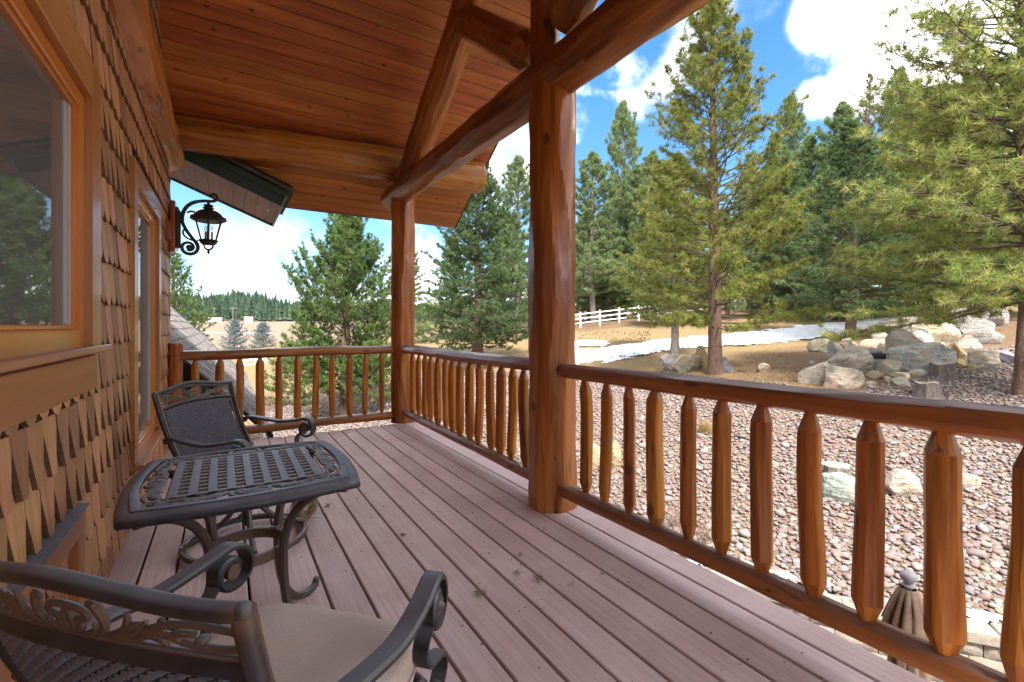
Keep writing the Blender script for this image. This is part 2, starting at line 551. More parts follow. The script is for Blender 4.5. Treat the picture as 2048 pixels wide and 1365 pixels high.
def needle_material(name, dark, mid, light, trans=.3):
    m, t, b = new_mat(name)
    t.nodes.remove(b)
    at_ = N(t, 'ShaderNodeAttribute', attribute_name='tint')
    ge = N(t, 'ShaderNodeNewGeometry')
    oi = N(t, 'ShaderNodeObjectInfo')
    f = math_node(t, 'ADD', math_node(t, 'MULTIPLY', at_.outputs['Fac'], .75), math_node(t, 'MULTIPLY', ge.outputs['Random Per Island'], .3))
    f = math_node(t, 'ADD', f, math_node(t, 'MULTIPLY', math_node(t, 'SUBTRACT', oi.outputs['Random'], .5), .16))
    c = ramp(t, f, [(.12, dark), (.5, mid), (.95, light)])
    df = N(t, 'ShaderNodeBsdfDiffuse')
    tl = N(t, 'ShaderNodeBsdfTranslucent')
    ms = N(t, 'ShaderNodeMixShader', n_0=trans)
    t.links.new(c, df.inputs[0])
    t.links.new(c, tl.inputs[0])
    t.links.new(df.outputs[0], ms.inputs[1])
    t.links.new(tl.outputs[0], ms.inputs[2])
    t.links.new(ms.outputs[0], t.nodes['Material Output'].inputs[0])


needle_material('ponderosa_needles', (0.074, 0.115, 0.027), (0.203, 0.223, 0.054), (0.378, 0.338, 0.101), 0.42)
needle_material('long_pine_needles', (0.0853, 0.1443, 0.04014), (0.2283, 0.2709, 0.07652), (0.4579, 0.424, 0.1443), 0.42)
needle_material('scots_needles', (0.051, 0.102, 0.029), (0.123, 0.189, 0.058), (0.232, 0.290, 0.102), 0.42)
needle_material('spruce_needles', (0.0432, 0.0864, 0.0348), (0.1092, 0.1644, 0.0684), (0.2028, 0.258, 0.1176), 0.42)
needle_material('gray_pine_needles', (0.07434, 0.1239, 0.04956), (0.1817, 0.2395, 0.1027), (0.3139, 0.3552, 0.1735), 0.42)
needle_material('blue_spruce_needles', (.08, .12, .12), (.19, .25, .26), (.32, .38, .39))
needle_material('bronze_needles', (0.078, 0.052, 0.026), (0.195, 0.130, 0.065), (0.312, 0.221, 0.117), 0.42)
needle_material('hill_needles', (.022, .04, .024), (.045, .07, .045), (.075, .1, .07), .1)
needle_material('dry_grass_blades', (.22, .15, .06), (.38, .28, .13), (.5, .4, .2))


def bark_material(name, dark, mid, light, scale=1.0):
    m, t, b = new_mat(name)
    tc = N(t, 'ShaderNodeTexCoord')
    mp = N(t, 'ShaderNodeMapping')
    mp.inputs['Scale'].default_value = (14 * scale, 14 * scale, 4.5 * scale)
    t.links.new(tc.outputs['Object'], mp.inputs['Vector'])
    vo = N(t, 'ShaderNodeTexVoronoi', feature='DISTANCE_TO_EDGE')
    t.links.new(mp.outputs[0], vo.inputs['Vector'])
    n = N(t, 'ShaderNodeTexNoise', i_Scale=1.3, i_Detail=6.0, i_Roughness=.65)
    t.links.new(mp.outputs[0], n.inputs['Vector'])
    f = math_node(t, 'MULTIPLY', ramp(t, vo.outputs['Distance'], [(0.0, (.15,) * 3), (.16, (1,) * 3)]), n.outputs[0])
    t.links.new(ramp(t, f, [(.1, dark), (.4, mid), (.68, light)]), b.inputs['Base Color'])
    b.inputs['Roughness'].default_value = .95
    b.inputs['Specular IOR Level'].default_value = .15
    bp = N(t, 'ShaderNodeBump', i_Strength=.8, i_Distance=.03)
    t.links.new(f, bp.inputs['Height'])
    t.links.new(bp.outputs[0], b.inputs['Normal'])


bark_material('pine_bark', (.045, .03, .024), (.2, .12, .085), (.36, .24, .18))
bark_material('gray_bark', (.06, .052, .046), (.21, .175, .15), (.36, .31, .27))
bark_material('branch_bark', (.06, .045, .036), (.19, .14, .11), (.3, .235, .19), 2.5)


def rock_material():
    m, t, b = new_mat('boulder_stone')
    tc = N(t, 'ShaderNodeTexCoord')
    oi = N(t, 'ShaderNodeObjectInfo')
    add = N(t, 'ShaderNodeVectorMath', operation='ADD')
    off = N(t, 'ShaderNodeCombineXYZ')
    t.links.new(math_node(t, 'MULTIPLY', oi.outputs['Random'], 40.0), off.inputs[0])
    t.links.new(math_node(t, 'MULTIPLY', oi.outputs['Random'], 23.0), off.inputs[2])
    t.links.new(tc.outputs['Object'], add.inputs[0])
    t.links.new(off.outputs[0], add.inputs[1])
    n = N(t, 'ShaderNodeTexNoise', i_Scale=3.2, i_Detail=9.0, i_Roughness=.66, i_Distortion=.5)
    t.links.new(add.outputs[0], n.inputs['Vector'])
    mp = N(t, 'ShaderNodeMapping')
    mp.inputs['Scale'].default_value = (2, 2, 13)
    mp.inputs['Rotation'].default_value = (R(18), R(24), 0)
    t.links.new(add.outputs[0], mp.inputs['Vector'])
    st = N(t, 'ShaderNodeTexNoise', i_Scale=1.0, i_Detail=5.0, i_Roughness=.6, i_Distortion=.6)
    t.links.new(mp.outputs[0], st.inputs['Vector'])
    v = math_node(t, 'ADD', math_node(t, 'MULTIPLY', n.outputs[0], .55), math_node(t, 'MULTIPLY', st.outputs[0], .45))
    sh = ramp(t, v, [(.3, (.2, .195, .19)), (.42, (.6, .59, .57)), (.56, (1.0, .97, .92)), (.72, (1.4, 1.33, 1.22))])
    c = mix(t, 1.0, oi.outputs['Color'], sh, 'MULTIPLY')
    n2 = N(t, 'ShaderNodeTexNoise', i_Scale=1.6, i_Detail=4.0)
    t.links.new(add.outputs[0], n2.inputs['Vector'])
    rust = N(t, 'ShaderNodeMapRange', interpolation_type='SMOOTHSTEP')
    for i, x in ((1, .57), (2, .7), (3, 0.0), (4, .55)):
        rust.inputs[i].default_value = x
    t.links.new(n2.outputs[0], rust.inputs[0])
    c = mix(t, rust.outputs[0], c, (.34, .2, .095))
    n3 = N(t, 'ShaderNodeTexNoise', i_Scale=14.0, i_Detail=5.0)
    t.links.new(add.outputs[0], n3.inputs['Vector'])
    li = N(t, 'ShaderNodeMapRange', interpolation_type='SMOOTHSTEP')
    for i, x in ((1, .6), (2, .68), (3, 0.0), (4, .6)):
        li.inputs[i].default_value = x
    t.links.new(n3.outputs[0], li.inputs[0])
    c = mix(t, li.outputs[0], c, (.07, .07, .06))
    t.links.new(c, b.inputs['Base Color'])
    b.inputs['Roughness'].default_value = .9
    b.inputs['Specular IOR Level'].default_value = .25
    bp = N(t, 'ShaderNodeBump', i_Strength=1.0, i_Distance=.08)
    t.links.new(math_node(t, 'ADD', v, math_node(t, 'MULTIPLY', n3.outputs[0], .3)), bp.inputs['Height'])
    t.links.new(bp.outputs[0], b.inputs['Normal'])


rock_material()

PEBBLE_RAMP = [(0.0, (0.162, 0.108, 0.103)), (.12, (0.200, 0.144, 0.133)), (.22, (0.145, 0.124, 0.126)), (.33, (0.228, 0.186, 0.154)), (.43, (0.187, 0.124, 0.113)),
               (.52, (0.214, 0.176, 0.161)), (.6, (0.160, 0.145, 0.137)), (.68, (0.246, 0.206, 0.174)), (.76, (0.180, 0.131, 0.128)), (.84, (0.210, 0.154, 0.117)),
               (.92, (0.194, 0.170, 0.168)), (1.0, (0.269, 0.230, 0.206))]


def pebble_material():
    m, t, b = new_mat('river_stone')
    tc = N(t, 'ShaderNodeTexCoord')
    r = rnd_value(t)
    c = ramp(t, r, PEBBLE_RAMP, 'CONSTANT')
    n = N(t, 'ShaderNodeTexNoise', i_Scale=16.0, i_Detail=6.0, i_Roughness=.6)
    t.links.new(tc.outputs['Object'], n.inputs['Vector'])
    s = ramp(t, n.outputs[0], [(.3, (.72,) * 3), (.7, (1.2,) * 3)])
    c = mix(t, 1.0, c, s, 'MULTIPLY')
    t.links.new(c, b.inputs['Base Color'])
    b.inputs['Roughness'].default_value = .75
    b.inputs['Specular IOR Level'].default_value = .3


pebble_material()


def ground_material():
    m, t, b = new_mat('ground_cover')
    tc = N(t, 'ShaderNodeTexCoord')
    zn = N(t, 'ShaderNodeAttribute', attribute_name='zone')
    sep = N(t, 'ShaderNodeSeparateColor')
    t.links.new(zn.outputs['Color'], sep.inputs[0])
    n = N(t, 'ShaderNodeTexNoise', i_Scale=9.0, i_Detail=8.0, i_Roughness=.7)
    t.links.new(tc.outputs['Object'], n.inputs['Vector'])
    n2 = N(t, 'ShaderNodeTexNoise', i_Scale=.55, i_Detail=5.0, i_Roughness=.6)
    t.links.new(tc.outputs['Object'], n2.inputs['Vector'])
    n3 = N(t, 'ShaderNodeTexNoise', i_Scale=40.0, i_Detail=4.0)
    t.links.new(tc.outputs['Object'], n3.inputs['Vector'])
    tan = ramp(t, n.outputs[0], [(.3, (0.1276, 0.0841, 0.0406)), (.5, (0.1972, 0.1363, 0.0696)), (.72, (0.2494, 0.1856, 0.1044))])
    brown = ramp(t, n.outputs[0], [(.3, (0.0644, 0.0385, 0.0231)), (.5, (0.1385, 0.0875, 0.05082)), (.72, (0.2125, 0.147, 0.0924))])
    dirt = ramp(t, n.outputs[0], [(.3, (0.096, 0.068, 0.048)), (.7, (0.216, 0.16, 0.12))])
    fld = ramp(t, n2.outputs[0], [(.3, (0.15, 0.105, 0.075)), (.7, (0.225, 0.1688, 0.1237))])

    def soft(sock, lo=.35, hi=.65):
        k = N(t, 'ShaderNodeMapRange', interpolation_type='SMOOTHSTEP')
        k.inputs[1].default_value = lo
        k.inputs[2].default_value = hi
        v = math_node(t, 'ADD', sock, math_node(t, 'MULTIPLY', math_node(t, 'SUBTRACT', n.outputs[0], .5), .7))
        v = math_node(t, 'ADD', v, math_node(t, 'MULTIPLY', math_node(t, 'SUBTRACT', n2.outputs[0], .5), .6))
        t.links.new(v, k.inputs[0])
        return k.outputs[0]
    c = mix(t, soft(sep.outputs[1]), tan, brown)
    c = mix(t, soft(sep.outputs[0]), c, dirt)
    c = mix(t, sep.outputs[2], c, fld)
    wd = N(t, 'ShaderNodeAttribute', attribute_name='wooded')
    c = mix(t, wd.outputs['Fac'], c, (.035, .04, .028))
    c = mix(t, 1.0, c, ramp(t, n3.outputs[0], [(.3, (.75,) * 3), (.7, (1.2,) * 3)]), 'MULTIPLY')
    t.links.new(c, b.inputs['Base Color'])
    b.inputs['Roughness'].default_value = .95
    b.inputs['Specular IOR Level'].default_value = .1
    bp = N(t, 'ShaderNodeBump', i_Strength=.7, i_Distance=.06)
    t.links.new(n.outputs[0], bp.inputs['Height'])
    t.links.new(bp.outputs[0], b.inputs['Normal'])


ground_material()


def roof_shingle_material():
    m, t, b = new_mat('weathered_roof_shake')
    tc = N(t, 'ShaderNodeTexCoord')
    r = rnd_value(t)
    n = N(t, 'ShaderNodeTexNoise', i_Scale=6.0, i_Detail=6.0)
    t.links.new(tc.outputs['Object'], n.inputs['Vector'])
    c = ramp(t, math_node(t, 'ADD', math_node(t, 'MULTIPLY', r, .6), math_node(t, 'MULTIPLY', n.outputs[0], .4)),
             [(.2, (.085, .07, .068)), (.5, (.145, .125, .118)), (.85, (.22, .195, .18))])
    t.links.new(c, b.inputs['Base Color'])
    b.inputs['Roughness'].default_value = .9


roof_shingle_material()

# ------------------------------------------------------------------ object helpers
WM = {}


def link(name, data, parent=None, mtx=None, props=None):
    o = bpy.data.objects.new(name, data)
    coll.objects.link(o)
    m = mtx.copy() if mtx is not None else Matrix.Identity(4)
    o.matrix_basis = m
    WM[o] = m
    if parent is not None:
        o.parent = parent
        o.matrix_parent_inverse = WM[parent].inverted()
    for k, v in (props or {}).items():
        o[k] = v
    return o


def thing(name, label, cat, loc=(0, 0, 0), rz=0.0, group=None, parent=None):
    o = link(name, None, parent, Matrix.Translation(loc) @ Matrix.Rotation(rz, 4, 'Z'))
    o.empty_display_size = .1
    tag(o, label, cat, group)
    return o


def tag(o, label=None, cat=None, group=None, kind=None):
    for k, v in (('label', label), ('category', cat), ('group', group), ('kind', kind)):
        if v:
            o[k] = v
    return o


def mesh(name, v, f, mat, smooth=True, sharp=38):
    me = bpy.data.meshes.new(name)
    me.from_pydata([tuple(x) for x in v], [], [tuple(x) for x in f])
    if mat:
        me.materials.append(MAT[mat])
    if smooth:
        me.shade_smooth()
        if sharp:
            me.set_sharp_from_angle(angle=R(sharp))
    me.update()
    return me


def tri_mesh(name, verts, nper, mat, tint=None):
    """verts (K,nper,3): loose polygons of nper corners each, fast"""
    verts = np.asarray(verts, dtype=np.float32).reshape(-1, 3)
    k = len(verts) // nper
    me = bpy.data.meshes.new(name)
    me.vertices.add(len(verts))
    me.vertices.foreach_set('co', verts.ravel())
    me.loops.add(len(verts))
    me.loops.foreach_set('vertex_index', np.arange(len(verts), dtype=np.int32))
    me.polygons.add(k)
    me.polygons.foreach_set('loop_start', np.arange(0, len(verts), nper, dtype=np.int32))
    if tint is not None:
        a = me.attributes.new('tint', 'FLOAT', 'POINT')
        a.data.foreach_set('value', np.asarray(tint, dtype=np.float32).ravel())
    me.materials.append(MAT[mat])
    me.update(calc_edges=True)
    return me


def indexed_mesh(name, verts, faces, mat, smooth=True):
    verts = np.asarray(verts, dtype=np.float32)
    faces = np.asarray(faces, dtype=np.int32)
    n = faces.shape[1]
    me = bpy.data.meshes.new(name)
    me.vertices.add(len(verts))
    me.vertices.foreach_set('co', verts.ravel())
    me.loops.add(faces.size)
    me.loops.foreach_set('vertex_index', faces.ravel())
    me.polygons.add(len(faces))
    me.polygons.foreach_set('loop_start', np.arange(0, faces.size, n, dtype=np.int32))
    me.materials.append(MAT[mat])
    me.update(calc_edges=True)
    if smooth:
        me.shade_smooth()
    return me


class MB:
    def __init__(self):
        self.v, self.f = [], []

    def add(self, vs, fs):
        o = len(self.v)
        self.v += [tuple(x) for x in vs]
        self.f += [tuple(i + o for i in q) for q in fs]
        return self

    def plank(self, p0, p1, w, t, up=(0, 0, 1), bev=.004):
        """a bar from p0 to p1, w wide across, t thick along up, long edges chamfered"""
        p0, p1, up = Vector(p0), Vector(p1), Vector(up)
        d = (p1 - p0).normalized()
        s = d.cross(up).normalized()
        u = s.cross(d).normalized()
        b = min(bev, w * .3, t * .3)
        pr = [(-w / 2 + b, -t / 2), (w / 2 - b, -t / 2), (w / 2, -t / 2 + b), (w / 2, t / 2 - b), (w / 2 - b, t / 2), (-w / 2 + b, t / 2),
              (-w / 2, t / 2 - b), (-w / 2, -t / 2 + b)]
        vs = [p + s * a + u * c for p in (p0, p1) for a, c in pr]
        fs = [(i, (i + 1) % 8, 8 + (i + 1) % 8, 8 + i) for i in range(8)]
        fs = [q[::-1] for q in fs] + [tuple(range(8)), tuple(range(15, 7, -1))]
        return self.add(vs, fs)

    def box(self, x0, x1, y0, y1, z0, z1, bev=.003):
        return self.plank(((x0 + x1) / 2, y0, (z0 + z1) / 2), ((x0 + x1) / 2, y1, (z0 + z1) / 2), x1 - x0, z1 - z0, (0, 0, 1), bev)

    def tube(self, pts, rad, n=8, cap=True, flat=1.0, up=None):
        """swept round (or flattened) bar through pts"""
        pts = [Vector(p) for p in pts]
        m = len(pts)
        if not hasattr(rad, '__len__'):
            rad = [rad] * m
        prev = None
        vs, fs = [], []
        for i, p in enumerate(pts):
            d = (pts[min(i + 1, m - 1)] - pts[max(i - 1, 0)])
            if d.length < 1e-9:
                d = Vector((0, 0, 1))
            d.normalize()
            if up is not None:
                a = d.cross(Vector(up))
                if a.length < 1e-4:
                    a = prev or d.orthogonal()
                a.normalize()
            elif prev is None:
                a = d.orthogonal().normalized()
            else:
                a = (prev - d * prev.dot(d)).normalized()
            prev = a
            b = d.cross(a)
            for k in range(n):
                th = 2 * math.pi * k / n
                vs.append(p + a * (math.cos(th) * rad[i]) + b * (math.sin(th) * rad[i] * flat))
        for i in range(m - 1):
            for k in range(n):
                fs.append((i * n + k, i * n + (k + 1) % n, (i + 1) * n + (k + 1) % n, (i + 1) * n + k))
        if cap:
            fs.append(tuple(range(n - 1, -1, -1)))
            fs.append(tuple((m - 1) * n + k for k in range(n)))
        return self.add(vs, fs)

    def ribbon(self, pts, side, w, t):
        """flat strap: pts lie in a plane whose normal is side; strap w wide along side, t thick"""
        side = Vector(side).normalized()
        pts = [Vector(p) for p in pts]
        m = len(pts)
        if not hasattr(w, '__len__'):
            w = [w] * m
        vs, fs = [], []
        for i, p in enumerate(pts):
            d = (pts[min(i + 1, m - 1)] - pts[max(i - 1, 0)]).normalized()
            nrm = side.cross(d).normalized()
            e = t * .35
            for a, b in ((-.5, -.5), (.5, -.5), (.5, .1), (.38, .5), (-.38, .5), (-.5, .1)):
                vs.append(p + side * (a * w[i]) + nrm * (b * t))
        for i in range(m - 1):
            for k in range(6):
                fs.append((i * 6 + k, i * 6 + (k + 1) % 6, (i + 1) * 6 + (k + 1) % 6, (i + 1) * 6 + k))
        fs += [tuple(range(5, -1, -1)), tuple((m - 1) * 6 + k for k in range(6))]
        return self.add(vs, fs)

    def lathe(self, prof, c=(0, 0, 0), n=20, cap=True):
        c = Vector(c)
        vs, fs = [], []
        for r, z in prof:
            for k in range(n):
                th = 2 * math.pi * k / n
                vs.append(c + Vector((r * math.cos(th), r * math.sin(th), z)))
        for i in range(len(prof) - 1):
            for k in range(n):
                fs.append((i * n + k, i * n + (k + 1) % n, (i + 1) * n + (k + 1) % n, (i + 1) * n + k))
        if cap:
            fs += [tuple(range(n - 1, -1, -1)), tuple((len(prof) - 1) * n + k for k in range(n))]
        return self.add(vs, fs)

    def ball(self, c, r, sz=1.0, n=12):
        prof = [(max(1e-4, r * math.sin(math.pi * i / 8)), -r * sz * math.cos(math.pi * i / 8)) for i in range(9)]
        return self.lathe(prof, c, n)

    def torus(self, c, R0, r, n=40, k=8):
        pts = [(c[0] + R0 * math.cos(2 * math.pi * i / n), c[1] + R0 * math.sin(2 * math.pi * i / n), c[2]) for i in range(n + 1)]
        return self.tube(pts, r, k, cap=False)

    def build(self, name, mat, parent=None, mtx=None, smooth=True, sharp=38, **props):
        return link(name, mesh(name, self.v, self.f, mat, smooth, sharp), parent, mtx, props)


def smooth_noise(rng, length, step, k):
    """k smooth random curves along a length, each in -1..1"""
    n = max(4, int(length / step) + 4)
    raw = rng.uniform(-1, 1, (k, n))

    def f(s):
        x = s / step + 1
        i = np.clip(x.astype(int), 0, n - 2)
        fr = x - i
        fr = fr * fr * (3 - 2 * fr)
        return raw[:, i] * (1 - fr) + raw[:, i + 1] * fr
    return f


def log_mesh(name, length, r0, r1, mat, seed, facets=9, sides=56, step=.07, rough=.07, bend=.0, ends=None, twist=.3, fstep=.32):
    """a peeled, draw-knifed log standing along local Z from 0 to length"""
    rng = np.random.default_rng(seed)
    s = np.arange(0, length + step * .5, step)
    s = s * (length / s[-1])
    if ends:
        ex = [0, ends[0] * .5, ends[0], length - ends[1], length - ends[1] * .5, length]
        s = np.unique(np.concatenate([s, [e for e in ex if 0 <= e <= length]]))
    m = len(s)
    ap = .965 + rough * smooth_noise(rng, length, fstep, facets)(s)
    ph = np.arange(facets)[:, None] * 2 * np.pi / facets + rng.uniform(-.22, .22, (facets, 1)) + twist * smooth_noise(rng, length, .8, facets)(s)
    th = np.arange(sides) * 2 * np.pi / sides
    rad = np.full((m, sides), 1.05)
    for i in range(facets):
        c = np.cos(th[None, :] - ph[i][:, None])
        val = np.where(c > .25, ap[i][:, None] / np.maximum(c, .25), 9)
        rad = np.minimum(rad, val)
    rr = r0 + (r1 - r0) * s / length
    mult = np.ones(m)
    if ends:
        for e, tip, pos in ((ends[0], ends[2], s), (ends[1], ends[3], length - s)):
            if e > 0:
                mult = np.minimum(mult, tip + (1 - tip) * np.clip(pos / e, 0, 1))
    rad = rad * (rr * mult)[:, None]
    bx = smooth_noise(rng, length, max(.5, length * .4), 2)(s) * bend
    x = rad * np.cos(th) + bx[0][:, None]
    y = rad * np.sin(th) + bx[1][:, None]
    z = np.repeat(s[:, None], sides, 1)
    v = np.stack([x, y, z], -1).reshape(-1, 3).tolist()
    f = []
    for i in range(m - 1):
        a = i * sides
        for k in range(sides):
            k2 = (k + 1) % sides
            f.append((a + k, a + k2, a + sides + k2, a + sides + k))
    f.append(tuple(range(sides - 1, -1, -1)))
    f.append(tuple((m - 1) * sides + k for k in range(sides)))
    return mesh(name, v, f, mat, True, 11)


def aim(p0, p1, roll=0.0):
    p0, p1 = Vector(p0), Vector(p1)
    q = (p1 - p0).to_track_quat('Z', 'Y')
    return Matrix.Translation(p0) @ q.to_matrix().to_4x4() @ Matrix.Rotation(roll, 4, 'Z')


def log(name, p0, p1, r0, r1, mat, seed, parent=None, **kw):
    L = (Vector(p1) - Vector(p0)).length
    return link(name, log_mesh(name, L, r0, r1, mat, seed, **kw), parent, aim(p0, p1, seed * 1.3))


def copy_tree(o, mtx, label=None):
    """a thing with copies of its parts and their parts"""
    r = o.copy()
    coll.objects.link(r)
    r.matrix_basis = mtx
    WM[r] = mtx
    if label:
        r['label'] = label

    def rec(src, dst):
        for ch in kids.get(src, ()):
            c = ch.copy()
            c.parent = dst
            coll.objects.link(c)
            rec(ch, c)
    kids = {}
    for x in list(coll.objects):
        if x.parent:
            kids.setdefault(x.parent, []).append(x)
    rec(o, r)
    return r

# ------------------------------------------------------------------ terrain
CTRL = []


def ctrl_uvz(u, v, z):
    r = ray(u, v)
    t = (z - EYE) / r.z
    CTRL.append((r.x * t, r.y * t, z))


for c in [(1640, 1190, -1.84), (2040, 1240, -1.86), (1200, 1000, -1.75), (1400, 1000, -1.6), (1700, 1000, -1.5), (2040, 1000, -1.45),
          (1200, 900, -1.5), (1450, 900, -1.25), (1750, 900, -1.1), (2040, 900, -1.0), (1160, 800, -1.25), (1300, 800, -1.0), (1600, 800, -.75),
          (2040, 800, -.55), (1160, 740, -.8), (1300, 740, -.5), (1430, 748, -.4), (1600, 750, -.3), (1800, 740, -.15), (2040, 770, -.35),
          (1180, 715, -.4), (1180, 690, .1), (1160, 655, 1.12), (1430, 710, -.05), (1430, 690, .23), (1300, 690, .15), (1700, 680, .5),
          (707, 835, -2.19), (560, 860, -1.95), (560, 790, -1.75), (500, 760, -1.65), (430, 690, -2.4), (950, 800, -1.05), (950, 870, -1.3),
          (850, 800, -1.3), (1000, 700, -.1), (900, 700, -.4), (2300, 800, -.5), (2300, 1000, -1.5)]:
    ctrl_uvz(*c)
for (u, v, d) in [(1850, 648, 25), (1950, 700, 17), (2040, 690, 17), (1490, 622, 42), (1300, 640, 41), (1500, 598, 62), (1850, 610, 36),
                  (2040, 620, 30), (1750, 590, 60), (2040, 560, 60), (1200, 640, 55), (2300, 640, 28), (900, 668, 50), (700, 672, 60)]:
    p = at(u, v, d)
    CTRL.append(tuple(p))
CTRL += [(3, 5, -1.95), (0, 7, -2.1), (3, 8, -1.9), (8, -4, -1.9), (14, -8, -1.6), (-4, 12, -2.1), (-10, 25, -2.0), (-25, 45, -2.1), (-3, -4, -2.2), (28, -8, 1.0)]
CA_ = np.array(CTRL)
_pts = CA_[:, :2]
_cc = 2.5


def _phi(r2):
    return np.sqrt(r2 + _cc * _cc)


_A = _phi(((_pts[:, None] - _pts[None]) ** 2).sum(-1)) - 0.0
_n = len(_pts)
_M = np.zeros((_n + 1, _n + 1))
_M[:_n, :_n] = _A - np.eye(_n) * 0.6
_M[:_n, _n] = 1
_M[_n, :_n] = 1
_W = np.linalg.solve(_M, np.concatenate([CA_[:, 2], [0]]))

# the retaining wall runs round the sunken patio below the deck
WALL_PATH = [(3.6, 4.5), (4.3, 4.15), (4.9, 3.65), (5.3, 3.1), (5.58, 2.58), (5.97, 2.03), (6.4, 1.5), (6.8, .9), (7.1, .2), (7.25, -.8), (7.3, -4)]
PATIO_POLY = np.array([(-3, -6)] + [(-3, 4.9), (2.4, 4.9)] + WALL_PATH + [(7.3, -6)])


def in_poly(x, y, poly):
    x, y = np.asarray(x), np.asarray(y)
    c = np.zeros(x.shape, bool)
    n = len(poly)
    for i in range(n):
        x1, y1 = poly[i]
        x2, y2 = poly[(i + 1) % n]
        cond = ((y1 > y) != (y2 > y)) & (x < (x2 - x1) * (y - y1) / (y2 - y1 + 1e-12) + x1)
        c ^= cond
    return c


def seg_dist(x, y, path):
    d = np.full(np.shape(x), 1e9)
    for (x1, y1), (x2, y2) in zip(path[:-1], path[1:]):
        dx, dy = x2 - x1, y2 - y1
        t = np.clip(((x - x1) * dx + (y - y1) * dy) / (dx * dx + dy * dy), 0, 1)
        d = np.minimum(d, np.hypot(x - x1 - t * dx, y - y1 - t * dy))
    return d


def height(x, y, patio=True):
    x = np.asarray(x, float)
    y = np.asarray(y, float)
    sh = x.shape
    xf, yf = x.ravel(), y.ravel()
    z = np.full(xf.shape, _W[_n])
    for i in range(0, len(xf), 4000):
        q = np.stack([xf[i:i + 4000], yf[i:i + 4000]], -1)
        z[i:i + 4000] += _phi(((q[:, None] - _pts[None]) ** 2).sum(-1)) @ _W[:_n]
    r = np.hypot(xf, yf)
    ang = np.arctan2(xf, yf)                       # clockwise from the direction along the deck
    zf = -4.3 + .0215 * np.minimum(r, 420) + 9 * np.clip((ang - .35) / .4, 0, 1) * np.clip((r - 40) / 60, 0, 1)
    hill = 25 * np.clip((r - 430) / 170, 0, 1) ** .8 * (.8 + .12 * np.sin(ang * 21 + 1) + .1 * np.sin(ang * 47) + .22 * np.clip((.0 - ang) / .3, -1.2, .6))
    zf = zf + hill
    k = np.clip((r - 55) / 35, 0, 1)
    k = k * k * (3 - 2 * k)
    z = z * (1 - k) + zf * k
    if patio:
        ins = in_poly(xf, yf, PATIO_POLY) | (seg_dist(xf, yf, WALL_PATH) < .22)
        z = np.where(ins, -3.0, z)
    return z.reshape(sh)


def hz(x, y):
    return float(height(np.array([x]), np.array([y]), False)[0])


def ground(u, v, lo=4.0, hi=140.0):
    """where the line of sight through a pixel meets the terrain"""
    r = ray(u, v)
    ts = np.geomspace(lo, hi, 500)
    z = height(r.x * ts, r.y * ts, False)
    below = (EYE + r.z * ts) <= z
    i = int(np.argmax(below)) if below.any() else len(ts) - 1
    return Vector((r.x * ts[i], r.y * ts[i], z[i])), float(ts[i])


# where the river stones end and the lawn or the needle litter begins
STONE_EDGE = [(530, 800), (600, 790), (700, 788), (785, 778), (850, 752), (950, 745), (1050, 744), (1160, 744), (1300, 748), (1430, 762), (1540, 772),
              (1640, 792), (1740, 785), (1800, 770), (1870, 745), (1950, 700), (2048, 695), (2400, 690)]
STONE_POLY = np.array([tuple(ground(u, v)[0][:2]) for u, v in STONE_EDGE] + [(30, -10), (8, -10), (7.4, -4)] +
                      [(x + .12, y + .1) for x, y in WALL_PATH[::-1]] + [(2.4, 5.0), (2.0, 6.3), (.6, 6.3), (.6, 13.5)])


def axis(lo, hi, fine0, fine1, step):
    a = list(np.arange(fine0, fine1, step))
    s, x = step, fine1
    while x < hi:
        a.append(x)
        s *= 1.09
        x += s
    a.append(hi)
    s, x = step, fine0
    while x > lo:
        s *= 1.09
        x -= s
        a.append(x)
    a = sorted(set(a))
    return np.array(a)


